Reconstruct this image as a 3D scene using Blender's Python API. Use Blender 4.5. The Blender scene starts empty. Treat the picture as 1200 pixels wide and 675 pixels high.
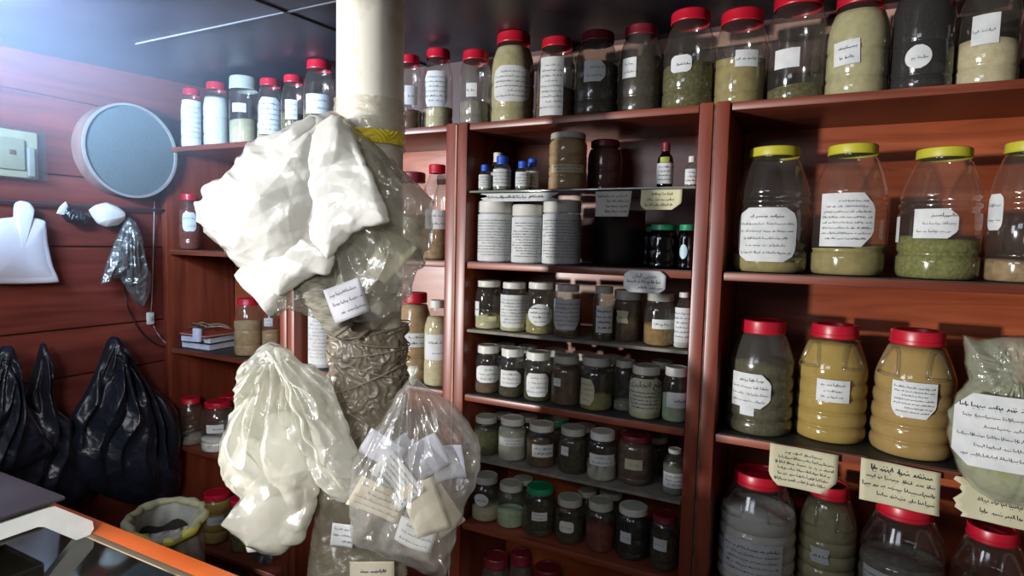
import bpy, math, random
import numpy as np
from mathutils import Vector, Matrix

class noise:
    """small repeatable smooth noise"""
    @staticmethod
    def noise(v):
        x, y, z = v; x *= 2.1; y *= 2.1; z *= 2.1; S = math.sin
        return .5*(S(x*1.7+1.3*S(y*2.1+z*1.1)+.4)+S(y*1.9+1.1*S(z*1.7+x*1.3)+1.9)+S(z*2.3+1.2*S(x*1.1+y*.9)+3.1))*.7
    @staticmethod
    def noise_vector(v):
        x, y, z = v
        return Vector((noise.noise((x, y, z)), noise.noise((y+5.2, z+1.3, x-2.7)), noise.noise((z-3.1, x+7.7, y+4.4))))

PI = math.pi
COL = bpy.context.scene.collection
SC = bpy.context.scene

# ------------------------------------------------------------------ camera calibration
F = 700.0
YAW, PITCH, ROLL = -0.46872924, -0.07414222, 0.02418631
def _rot():
    cy, sy = math.cos(YAW), math.sin(YAW); cp, sp = math.cos(PITCH), math.sin(PITCH); cr, sr = math.cos(ROLL), math.sin(ROLL)
    fw = np.array([sy*cp, cy*cp, sp]); rt = np.array([cy, -sy, 0.0]); up = np.cross(rt, fw)
    return np.array([cr*rt+sr*up, -(-sr*rt+cr*up), fw])
M = _rot()
RT, DN, FW = M
def ray(x, y): return np.array([(x-600)/F, (y-337.5)/F, 1.0]) @ M
def aty(x, y, Y): d = ray(x, y); return d/d[1]*Y
def atx(x, y, X): d = ray(x, y); return d/d[0]*X
def atz(x, y, Z): d = ray(x, y); return d/d[2]*Z
def atd(x, y, D): return ray(x, y)*D

cam = bpy.data.cameras.new('camera'); camo = bpy.data.objects.new('camera', cam); COL.objects.link(camo)
cam.sensor_width = 36; cam.lens = F/1200*36; cam.clip_start = 0.02
camo.matrix_world = Matrix(((RT[0], -DN[0], -FW[0], 0), (RT[1], -DN[1], -FW[1], 0), (RT[2], -DN[2], -FW[2], 0), (0, 0, 0, 1)))
SC.camera = camo

# ------------------------------------------------------------------ materials
MATS = {}
def srgb(c):
    return tuple(((v/255)/12.92 if v/255 <= .04045 else ((v/255+.055)/1.055)**2.4) for v in c) + (1.0,)
def newmat(name):
    m = bpy.data.materials.new(name); m.use_nodes = True
    n = m.node_tree.nodes; n.clear()
    out = n.new('ShaderNodeOutputMaterial')
    return m, n, m.node_tree.links, out
def speckle(name, c1, c2, scale=60, rough=.6, bump=.15, detail=4, c3=None, contrast=.25, stretch=(1, 1, 1), spec=.4, coat=0, metallic=0, bdist=.003):
    if name in MATS: return MATS[name]
    m, n, l, out = newmat(name)
    tc = n.new('ShaderNodeTexCoord'); mp = n.new('ShaderNodeMapping'); mp.inputs['Scale'].default_value = stretch
    l.new(tc.outputs['Object'], mp.inputs[0])
    nz = n.new('ShaderNodeTexNoise'); nz.inputs['Scale'].default_value = scale; nz.inputs['Detail'].default_value = detail
    l.new(mp.outputs[0], nz.inputs['Vector'])
    cr = n.new('ShaderNodeValToRGB'); e = cr.color_ramp.elements
    e[0].position = .5-contrast; e[1].position = .5+contrast
    e[0].color = srgb(c1); e[1].color = srgb(c2)
    if c3: k = e.new(.5); k.color = srgb(c3)
    l.new(nz.outputs['Fac'], cr.inputs[0])
    b = n.new('ShaderNodeBsdfPrincipled'); l.new(cr.outputs[0], b.inputs['Base Color'])
    b.inputs['Roughness'].default_value = rough; b.inputs['Specular IOR Level'].default_value = spec
    b.inputs['Coat Weight'].default_value = coat; b.inputs['Metallic'].default_value = metallic
    if bump:
        bp = n.new('ShaderNodeBump'); bp.inputs['Strength'].default_value = bump; bp.inputs['Distance'].default_value = bdist
        l.new(nz.outputs['Fac'], bp.inputs['Height']); l.new(bp.outputs[0], b.inputs['Normal'])
    l.new(b.outputs[0], out.inputs[0]); MATS[name] = m
    return m
def plain(name, c, rough=.5, spec=.5, metallic=0, coat=0):
    if name in MATS: return MATS[name]
    return speckle(name, tuple(v*.93 for v in c), c, scale=25, rough=rough, bump=.04, spec=spec, metallic=metallic, coat=coat)
def wood(name, c1, c2, axis='x', rough=.35, spec=.5, scale=14):
    if name in MATS: return MATS[name]
    st = {'x': (.12, 1.4, 1.4), 'z': (1.4, 1.4, .1), 'y': (1.4, .12, 1.4)}[axis]
    m, n, l, out = newmat(name)
    tc = n.new('ShaderNodeTexCoord'); mp = n.new('ShaderNodeMapping'); mp.inputs['Scale'].default_value = st
    l.new(tc.outputs['Object'], mp.inputs[0])
    nz = n.new('ShaderNodeTexNoise'); nz.inputs['Scale'].default_value = scale; nz.inputs['Detail'].default_value = 8; nz.inputs['Distortion'].default_value = 1.2
    l.new(mp.outputs[0], nz.inputs['Vector'])
    nz2 = n.new('ShaderNodeTexNoise'); nz2.inputs['Scale'].default_value = 2.2; nz2.inputs['Detail'].default_value = 3
    l.new(tc.outputs['Object'], nz2.inputs['Vector'])
    cr = n.new('ShaderNodeValToRGB'); e = cr.color_ramp.elements
    e[0].position = .3; e[1].position = .72; e[0].color = srgb(c1); e[1].color = srgb(c2)
    l.new(nz.outputs['Fac'], cr.inputs[0])
    mx = n.new('ShaderNodeMix'); mx.data_type = 'RGBA'; mx.blend_type = 'MULTIPLY'; mx.inputs[0].default_value = .5
    cr2 = n.new('ShaderNodeValToRGB'); cr2.color_ramp.elements[0].color = (.45, .42, .42, 1); cr2.color_ramp.elements[0].position = .35; cr2.color_ramp.elements[1].position = .6
    l.new(nz2.outputs['Fac'], cr2.inputs[0])
    l.new(cr.outputs[0], mx.inputs[6]); l.new(cr2.outputs[0], mx.inputs[7])
    b = n.new('ShaderNodeBsdfPrincipled'); l.new(mx.outputs[2], b.inputs['Base Color'])
    b.inputs['Specular IOR Level'].default_value = spec
    rr = n.new('ShaderNodeMapRange'); rr.inputs[3].default_value = rough-.08; rr.inputs[4].default_value = rough+.15
    l.new(nz.outputs['Fac'], rr.inputs[0]); l.new(rr.outputs[0], b.inputs['Roughness'])
    bp = n.new('ShaderNodeBump'); bp.inputs['Strength'].default_value = .12; bp.inputs['Distance'].default_value = .002
    l.new(nz.outputs['Fac'], bp.inputs['Height']); l.new(bp.outputs[0], b.inputs['Normal'])
    l.new(b.outputs[0], out.inputs[0]); MATS[name] = m
    return m
def fresnel(n, l, normal=None, f0=.04):
    """reflectance of a thin wall, the same from either side"""
    lw = n.new('ShaderNodeLayerWeight'); lw.inputs[0].default_value = .5
    if normal: l.new(normal, lw.inputs['Normal'])
    p = n.new('ShaderNodeMath'); p.operation = 'POWER'; p.inputs[1].default_value = 4.5; l.new(lw.outputs['Facing'], p.inputs[0])
    m = n.new('ShaderNodeMath'); m.operation = 'MULTIPLY_ADD'; m.inputs[1].default_value = .85; m.inputs[2].default_value = f0; l.new(p.outputs[0], m.inputs[0])
    return m
def clear(name, tint=(.92, .93, .92), rough=.12, haze=.06, hazecol=(170, 165, 155), ior=1.45, bumpsc=0, bumpst=.2, gl=1.0):
    """thin wall clear plastic or glass: see-through, with gloss by angle and a little surface dust"""
    if name in MATS: return MATS[name]
    m, n, l, out = newmat(name)
    tr = n.new('ShaderNodeBsdfTransparent'); tr.inputs[0].default_value = (*tint, 1)
    gs = n.new('ShaderNodeBsdfGlossy'); gs.inputs['Roughness'].default_value = rough; gs.inputs['Color'].default_value = (gl, gl, gl, 1)
    df = n.new('ShaderNodeBsdfDiffuse'); df.inputs[0].default_value = srgb(hazecol)
    fr = None
    m1 = n.new('ShaderNodeMixShader'); m1.inputs[0].default_value = haze
    l.new(tr.outputs[0], m1.inputs[1]); l.new(df.outputs[0], m1.inputs[2])
    m2 = n.new('ShaderNodeMixShader'); fr = fresnel(n, l, None, .055); l.new(fr.outputs[0], m2.inputs[0]); l.new(m1.outputs[0], m2.inputs[1]); l.new(gs.outputs[0], m2.inputs[2])
    l.new(m2.outputs[0], out.inputs[0]); MATS[name] = m
    return m
def film(name, col, opacity=.7, rough=.25, translu=.5, gloss=.1, bumpsc=14, bumpst=.6):
    """plastic bag film"""
    if name in MATS: return MATS[name]
    m, n, l, out = newmat(name)
    tr = n.new('ShaderNodeBsdfTransparent'); df = n.new('ShaderNodeBsdfDiffuse'); tl = n.new('ShaderNodeBsdfTranslucent'); gs = n.new('ShaderNodeBsdfGlossy')
    for k in (df, tl): k.inputs[0].default_value = srgb(col)
    gs.inputs['Roughness'].default_value = rough
    tc = n.new('ShaderNodeTexCoord'); nz = n.new('ShaderNodeTexNoise'); nz.inputs['Scale'].default_value = bumpsc; nz.inputs['Detail'].default_value = 5; nz.inputs['Distortion'].default_value = 1.5
    l.new(tc.outputs['Object'], nz.inputs['Vector'])
    ad0 = n.new('ShaderNodeVectorMath'); ad0.operation = 'MULTIPLY_ADD'; ad0.inputs[1].default_value = (.06, .06, .06); l.new(nz.outputs['Color'], ad0.inputs[0]); l.new(tc.outputs['Object'], ad0.inputs[2])
    vo = n.new('ShaderNodeTexVoronoi'); vo.inputs['Scale'].default_value = bumpsc*2.2; l.new(ad0.outputs[0], vo.inputs['Vector'])
    vo2 = n.new('ShaderNodeTexVoronoi'); vo2.inputs['Scale'].default_value = bumpsc*5; l.new(ad0.outputs[0], vo2.inputs['Vector'])
    sm = n.new('ShaderNodeMath'); sm.operation = 'MULTIPLY_ADD'; sm.inputs[1].default_value = .35; l.new(vo2.outputs['Distance'], sm.inputs[0]); l.new(vo.outputs['Distance'], sm.inputs[2])
    bp = n.new('ShaderNodeBump'); bp.inputs['Strength'].default_value = bumpst; bp.inputs['Distance'].default_value = .012
    l.new(sm.outputs[0], bp.inputs['Height'])
    for k in (df, tl, gs): l.new(bp.outputs[0], k.inputs['Normal'])
    a = n.new('ShaderNodeMixShader'); a.inputs[0].default_value = translu; l.new(df.outputs[0], a.inputs[1]); l.new(tl.outputs[0], a.inputs[2])
    b = n.new('ShaderNodeMixShader'); b.inputs[0].default_value = opacity; l.new(tr.outputs[0], b.inputs[1]); l.new(a.outputs[0], b.inputs[2])
    fr = fresnel(n, l, bp.outputs[0])
    ad = n.new('ShaderNodeMath'); ad.operation = 'ADD'; ad.inputs[1].default_value = gloss; ad.use_clamp = True; l.new(fr.outputs[0], ad.inputs[0])
    c = n.new('ShaderNodeMixShader'); l.new(ad.outputs[0], c.inputs[0]); l.new(b.outputs[0], c.inputs[1]); l.new(gs.outputs[0], c.inputs[2])
    l.new(c.outputs[0], out.inputs[0]); MATS[name] = m
    return m

W_POST = lambda: wood('red_wood_post', (100, 43, 29), (138, 66, 45), 'z', .30)
W_SHELF = lambda: wood('red_wood_shelf', (100, 46, 32), (144, 76, 54), 'x', .32)
W_BACK = lambda: wood('orange_wood_panel', (128, 58, 32), (170, 88, 52), 'x', .28)
W_WALL = lambda: wood('plank_wood', (98, 42, 34), (134, 62, 50), 'y', .5)
PET = lambda: clear('clear_plastic', (.92, .92, .90), .10, .045)
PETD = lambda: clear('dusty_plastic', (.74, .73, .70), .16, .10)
GLS = lambda: clear('clear_glass', (.84, .88, .85), .06, .05, ior=1.5)
PAPER = lambda: speckle('white_paper', (182, 186, 188), (208, 210, 207), 30, .8, .05)
CREAM = lambda: speckle('cream_paper', (172, 166, 136), (194, 190, 162), 18, .8, .1)
INK = lambda: plain('black_ink', (28, 28, 34), .7)
REDL = lambda: plain('red_plastic', (180, 22, 44), .35)
YELL = lambda: plain('yellow_plastic', (186, 180, 52), .4)
WHTL = lambda: plain('white_plastic', (205, 205, 196), .45)
GRYL = lambda: plain('dusty_white_plastic', (168, 168, 156), .55)
GRNL = lambda: plain('green_plastic', (28, 140, 96), .4)
BLUL = lambda: plain('blue_plastic', (32, 84, 190), .4)
MARL = lambda: plain('maroon_plastic', (110, 28, 40), .4)  # true maroon of a cap; also red lids with shade in the colour

# ------------------------------------------------------------------ mesh helpers
def mesh_obj(name, verts, faces, mat=None, parent=None, smooth=True, loc=None, sharp=None):
    me = bpy.data.meshes.new(name); me.from_pydata([tuple(map(float, v)) for v in verts], [], faces); me.update()
    if smooth:
        me.polygons.foreach_set('use_smooth', [True]*len(me.polygons))
        if sharp is not None:
            try: me.set_sharp_from_angle(angle=sharp)
            except Exception: pass
    o = bpy.data.objects.new(name, me); COL.objects.link(o)
    if mat: me.materials.append(mat)
    if parent: o.parent = parent
    if loc is not None: o.location = tuple(map(float, loc))
    return o
class MB:
    def __init__(s): s.v = []; s.f = []
    def add(s, v, f):
        b = len(s.v); s.v += [tuple(map(float, p)) for p in v]; s.f += [tuple(b+i for i in q) for q in f]; return s
    def box(s, x0, x1, y0, y1, z0, z1, bev=.0):
        if bev <= 0:
            return s.add([(x0,y0,z0),(x1,y0,z0),(x1,y1,z0),(x0,y1,z0),(x0,y0,z1),(x1,y0,z1),(x1,y1,z1),(x0,y1,z1)],
                         [(0,3,2,1),(4,5,6,7),(0,1,5,4),(1,2,6,5),(2,3,7,6),(3,0,4,7)])
        import bmesh
        bm = bmesh.new(); bmesh.ops.create_cube(bm, size=1)
        for v in bm.verts: v.co = Vector(((x0+x1)/2+v.co.x*(x1-x0), (y0+y1)/2+v.co.y*(y1-y0), (z0+z1)/2+v.co.z*(z1-z0)))
        bmesh.ops.bevel(bm, geom=list(bm.edges), offset=bev, segments=2, profile=.6, affect='EDGES')
        bm.verts.index_update()
        s.add([v.co for v in bm.verts], [tuple(v.index for v in f.verts) for f in bm.faces]); bm.free(); return s
    def lathe(s, prof, c=(0, 0, 0), seg=40, fn=None):
        n = len(prof); v = []
        for (r, z) in prof:
            for k in range(seg):
                a = 2*PI*k/seg; rr = r*(fn(a, z) if fn else 1)
                v.append((c[0]+rr*math.cos(a), c[1]+rr*math.sin(a), c[2]+z))
        f = [(i*seg+k, i*seg+(k+1) % seg, (i+1)*seg+(k+1) % seg, (i+1)*seg+k) for i in range(n-1) for k in range(seg)]
        return s.add(v, f)
    def tube(s, pts, r, seg=8, close=True):
        pts = [Vector(tuple(map(float, p))) for p in pts]; rr = r if hasattr(r, '__len__') else [r]*len(pts)
        v = []; up = Vector((0, 0, 1)); prev = None
        for i, p in enumerate(pts):
            t = (pts[min(i+1, len(pts)-1)]-pts[max(i-1, 0)]).normalized()
            if prev is None: a = t.cross(up if abs(t.z) < .9 else Vector((1, 0, 0))).normalized()
            else: a = (prev - t*prev.dot(t)).normalized()
            prev = a; b = t.cross(a)
            for k in range(seg): v.append(p+(a*math.cos(2*PI*k/seg)+b*math.sin(2*PI*k/seg))*rr[i])
        f = [(i*seg+k, i*seg+(k+1) % seg, (i+1)*seg+(k+1) % seg, (i+1)*seg+k) for i in range(len(pts)-1) for k in range(seg)]
        f += [tuple(range(seg))[::-1], tuple((len(pts)-1)*seg+k for k in range(seg))]
        return s.add(v, f)
    def build(s, name, mat, parent=None, smooth=False, loc=None, sharp=None):
        return mesh_obj(name, s.v, s.f, mat, parent, smooth, loc, sharp)
def empty(name, loc, label, cat, group=None):
    o = bpy.data.objects.new(name, None); COL.objects.link(o); o.empty_display_size = .02
    o.location = tuple(map(float, loc)); o['label'] = label; o['category'] = cat
    if group: o['group'] = group
    return o
def tag(o, label, cat, group=None):
    o['label'] = label; o['category'] = cat
    if group: o['group'] = group
    return o
def struct(o): o['kind'] = 'structure'; return o

# ------------------------------------------------------------------ paper and handwriting
def ext(shape, t):
    """left and right extent (in -1..1) of a label at height t in -1..1"""
    if shape == 'rect': return -1, 1
    if shape == 'oct':
        k = max(0, abs(t)-.62)/.38; return -1+.28*k, 1-.28*k
    if shape == 'cutb':      # lower corners cut
        k = max(0, -t-.35)/.65; return -1+.3*k*k, 1-.42*k
    if shape == 'cutr':
        k = max(0, abs(t)-.5)/.5; return -1, 1-.45*k
    if shape == 'round':
        a = abs(t); k = 0 if a < .35 else 1-math.sqrt(max(0, 1-((a-.35)/.65)**2)); return -1+.4*k, 1-.4*k
    if shape == 'oval':
        k = math.sqrt(max(0, 1-t*t)); return -max(k, .25), max(k, .25)
    if shape == 'torn':
        return -1+.1*math.sin(t*5)+.06*math.sin(13*t), 1-.1*math.cos(4*t)
    if shape == 'trap': return -1+.12*(1-t)/2, 1-.1*(1-t)/2
    return -1, 1
def paper(name, mapf, w, h, shape, mat, parent=None, nu=12, nv=12):
    v = []; f = []
    for j in range(nv+1):
        t = -1+2*j/nv; a, b = ext(shape, t)
        for i in range(nu+1): v.append(mapf((a+(b-a)*i/nu)*w/2, t*h/2, 0))
    for j in range(nv):
        for i in range(nu):
            q = j*(nu+1)+i; f.append((q, q+1, q+nu+2, q+nu+1))
    return mesh_obj(name, v, f, mat, parent, True)
def scribble(mapf, w, h, shape, lines, seed, parent, size=None, bold=1.0, name='handwriting', mat=None, top=.8, bot=-.8, head=False):
    """joined-up handwriting right to left: words of linked small humps with risers and dots"""
    R = random.Random(seed); v = []; f = []
    lh = (top-bot)*h/2/max(lines, 1); sz = size or min(lh*.36, .0066)
    def stroke(P, wd):
        b = len(v)
        for i, p in enumerate(P):
            q = P[min(i+1, len(P)-1)]; o = P[max(i-1, 0)]
            dx, dy = q[0]-o[0], q[1]-o[1]; L = math.hypot(dx, dy) or 1; nx, ny = -dy/L*wd, dx/L*wd
            v.append(mapf(p[0]+nx, p[1]+ny, .0006)); v.append(mapf(p[0]-nx, p[1]-ny, .0006))
        for i in range(len(P)-1): k = b+2*i; f.append((k, k+1, k+3, k+2))
    for ln in range(lines):
        t = top-(top-bot)*(ln+.6)/lines
        a, b = ext(shape, t); s2 = sz*(1.35 if head and ln == 0 else 1); wd = max(s2*.06, .00035)*bold*(1.3 if head and ln == 0 else 1)
        full = (b-a)*.88*w/2; span = 1 if (lines > 3 and R.random() < .55) else R.uniform(.6, .95); L_ = full*span
        y0 = t*h/2; x = (a+b)/2*w/2+L_/2 if R.random() < .6 else (a+b)/2*w/2+full/2; xe = x-L_
        while x > xe+s2*.5:
            n = R.randint(2, 6); P = [(x, y0)]
            for k in range(n):
                step = s2*R.uniform(.35, .7); hgt = s2*R.choice((.25, .4, .9, .3, .5)); 
                P += [(x-step*.3, y0+hgt), (x-step*.6, y0+hgt*.2), (x-step, y0-s2*R.choice((0, 0, .25)))]
                if R.random() < .45:
                    dx = x-step*.5; dy = y0+s2*R.choice((.75, -.45)); stroke([(dx, dy), (dx-s2*.13, dy)], wd*1.1)
                x -= step
                if x < xe: break
            stroke(P, wd)
            if R.random() < .5: stroke([(x-s2*.12, y0-.05*s2), (x-s2*.15, y0+s2*1.0)], wd)
            x -= s2*R.uniform(.4, .8)
    if v: return mesh_obj(name, v, f, mat or INK(), parent, False)
FORMS = {}
def arabic(mapf, glyphs, cx, cy, hgt, parent, name='handwriting'):
    """glyphs given in visual order (left to right) as presentation forms"""
    if glyphs not in FORMS:
        c = bpy.data.curves.new('writing', 'FONT'); c.body = glyphs; c.resolution_u = 2
        o = bpy.data.objects.new('writing', c); COL.objects.link(o)
        dg = bpy.context.evaluated_depsgraph_get(); me = bpy.data.meshes.new_from_object(o.evaluated_get(dg))
        vs = [(p.co.x, p.co.y) for p in me.vertices]; fs = [tuple(p.vertices) for p in me.polygons]
        bpy.data.objects.remove(o); bpy.data.meshes.remove(me)
        FORMS[glyphs] = (vs, fs)
    vs, fs = FORMS[glyphs]
    if not vs: return None
    x0, x1 = min(p[0] for p in vs), max(p[0] for p in vs); y0, y1 = min(p[1] for p in vs), max(p[1] for p in vs); s = hgt/(y1-y0)
    return mesh_obj(name, [mapf(cx+(p[0]-(x0+x1)/2)*s, cy+(p[1]-(y0+y1)/2)*s, .0007) for p in vs], fs, INK(), parent, False)

# ------------------------------------------------------------------ jars
def smooth_prof(p, n=3):
    out = []
    for i in range(len(p)-1):
        (r0, z0), (r1, z1) = p[i], p[i+1]
        for k in range(n): t = k/n; out.append((r0+(r1-r0)*t, z0+(z1-z0)*t))
    out.append(p[-1]); return out
PROF = {
 # normalised: r in units of body radius, z in units of total height; list = body shell ; (lid r, lid z0)
 'demijohn': dict(b=[(0,0),(.80,0),(.92,.012),(.985,.04),(1,.08),(1,.165),(.945,.185),(.945,.2),(.995,.22),(.995,.495),(.94,.515),(.94,.53),(.99,.55),(.985,.575),(.935,.59),(.935,.605),(.97,.62),(.93,.68),(.80,.80),(.68,.885),(.62,.905),(.62,.93)], lid=(.66,.925), top=1.0),
 'honey': dict(b=[(0,0),(.84,0),(.94,.015),(.99,.05),(1,.09),(.965,.122),(.92,.135),(.965,.148),(1,.19),(.975,.242),(.925,.26),(.97,.275),(.995,.32),(.97,.372),(.925,.39),(.955,.405),(.985,.45),(.96,.497),(.915,.515),(.945,.532),(.965,.58),(.955,.63),(.90,.69),(.79,.78),(.68,.86),(.60,.885),(.60,.92)], lid=(.655,.885), top=1.0),
 'round': dict(b=[(0,0),(.84,0),(.95,.015),(1,.05),(1,.16),(.97,.18),(.97,.195),(1,.215),(1,.42),(.97,.44),(.97,.46),(1,.48),(.99,.62),(.93,.72),(.80,.82),(.70,.87),(.68,.90)], lid=(.76,.885), top=1.0),
 'plain': dict(b=[(0,0),(.86,0),(.96,.015),(1,.05),(1,.12),(.975,.135),(1,.15),(1,.40),(.975,.42),(1,.44),(1,.66),(.97,.74),(.86,.83),(.78,.86),(.78,.90)], lid=(.84,.87), top=1.0),
 'glass': dict(b=[(0,0),(.84,0),(.95,.02),(1,.06),(1,.62),(.985,.68),(.90,.76),(.80,.80),(.78,.86)], lid=(.84,.84), top=1.0),
 'slim': dict(b=[(0,0),(.86,0),(.97,.015),(1,.04),(1,.28),(.96,.30),(1,.32),(1,.62),(.97,.70),(.72,.82),(.55,.88),(.5,.92)], lid=(.58,.91), top=1.0),
 'tub': dict(b=[(0,0),(.92,0),(.98,.01),(1,.04),(1,.72),(.98,.78),(.93,.80),(.93,.84)], lid=(.99,.81), top=1.0),
 'bottle': dict(b=[(0,0),(.85,0),(.98,.03),(1,.07),(1,.55),(.92,.66),(.5,.78),(.42,.82),(.42,.90)], lid=(.55,.80), top=1.0),
 'vial': dict(b=[(0,0),(.88,0),(.98,.03),(1,.06),(1,.62),(.85,.72),(.55,.78),(.5,.86)], lid=(.66,.76), top=1.0),
 'stacked': dict(b=[(0,0),(.86,0),(.96,.015),(1,.04),(1,.22),(.95,.245),(1,.27),(1,.40),(.95,.42),(1,.44),(1,.60),(.96,.62),(1,.64),(1,.80),(.92,.86),(.84,.88),(.84,.92)], lid=(.92,.89), top=1.0),
}
def r_at(prof, z):
    for (r0, z0), (r1, z1) in zip(prof, prof[1:]):
        if z0 <= z <= z1 and z1 > z0: return r0+(r1-r0)*(z-z0)/(z1-z0)
    return prof[-1][0]
def lid_mesh(r, h, style):
    m = MB(); seg = 60 if style != 'recess' else 48
    rib = (lambda a, z: 1+.012*math.cos(30*a) if .15*h < z < .85*h else 1)
    if style == 'recess':
        p = [(r*.96, 0), (r*1.0, h*.08), (r, h*.30), (r*.975, h*.34), (r*.975, h*.9), (r*.95, h), (r*.80, h), (r*.77, h*.94), (r*.75, h*.55), (r*.70, h*.5), (0, h*.5)]
        m.lathe(p, seg=seg, fn=None)
        m.box(-r*.74, r*.74, -r*.10, r*.10, h*.5, h*.86, .002)
    else:
        p = [(r*.97, 0), (r, h*.08), (r, h*.14), (r*.985, h*.18), (r*.985, h*.82), (r*.97, h*.94), (r*.93, h), (r*.80, h), (r*.78, h*.95), (0, h*.95)]
        m.lathe(p, seg=seg, fn=rib)
    return m
def content_mat(key):
    T = {
     'flour': ((206, 206, 200), (224, 224, 218), 40, .05), 'cream': ((176, 166, 130), (204, 194, 160), 60, .1),
     'sagepowder': ((160, 156, 116), (188, 182, 142), 50, .1), 'olivepowder': ((132, 122, 76), (160, 148, 98), 45, .15),
     'mustard': ((150, 122, 68), (178, 148, 88), 16, .1), 'mustardgreen': ((154, 128, 58), (180, 152, 82), 16, .1),
     'herb': ((58, 60, 34), (112, 108, 66), 110, .6), 'darkherb': ((34, 32, 22), (80, 72, 48), 110, .7),
     'greenherb': ((88, 92, 46), (138, 138, 80), 120, .6), 'bark': ((66, 46, 34), (112, 84, 62), 60, .7),
     'seed': ((8, 8, 10), (38, 36, 40), 200, .8), 'root': ((120, 96, 66), (170, 146, 110), 60, .7),
     'brown': ((84, 60, 46), (118, 90, 70), 50, .2), 'redbrown': ((96, 40, 32), (128, 62, 48), 60, .4), 'black': ((10, 11, 14), (26, 27, 32), 40, .2),
     'ochre': ((122, 90, 48), (160, 124, 74), 90, .4), 'palegreen': ((150, 166, 140), (186, 198, 172), 40, .2), 'wool': ((170, 166, 152), (212, 210, 200), 40, .9),
     'tan': ((158, 128, 92), (190, 162, 122), 40, .3), 'grey': ((110, 108, 100), (146, 144, 134), 70, .3),
    }[key]
    return speckle('contents_'+key, T[0], T[1], T[2], .85, T[3], 5, spec=.2)
def to_cam_angle(x, y): return math.atan2(-y, -x)
NJ = [0]
PLACED = []
PANELS = [(-2.478, -2.440), (-1.782, -1.704), (-1.051, -.971), (-.287, -.208)]
def settle(x, y, r, z, px, free):
    """keep a jar clear of its neighbours, the side panels and the back"""
    for it in range(90):
        bad = False
        for (a, b, c, d) in PLACED:
            if abs(d-z) > .01: continue
            g = math.hypot(x-a, y-b)
            if g < r+c+.001:
                bad = True
                if free and y+r < YB-.03 and it < 40 and r > .03 and it % 2 == 0: y += .003; x = aty(*px, y)[0]
                else:
                    r -= min(.001, r*.02)
                    x += .0008*(1 if x > a else -1)
        if z < .3:
            for (p0, p1) in PANELS:
                if x+r > p0-.001 and x-r < p1+.001:
                    bad = True
                    x += .0015*(1 if x > (p0+p1)/2 else -1); r -= min(.0002, r*.004)
        if y+r > YB-.013: y = YB-.014-r
        if not bad: break
    return x, y, r
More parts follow.
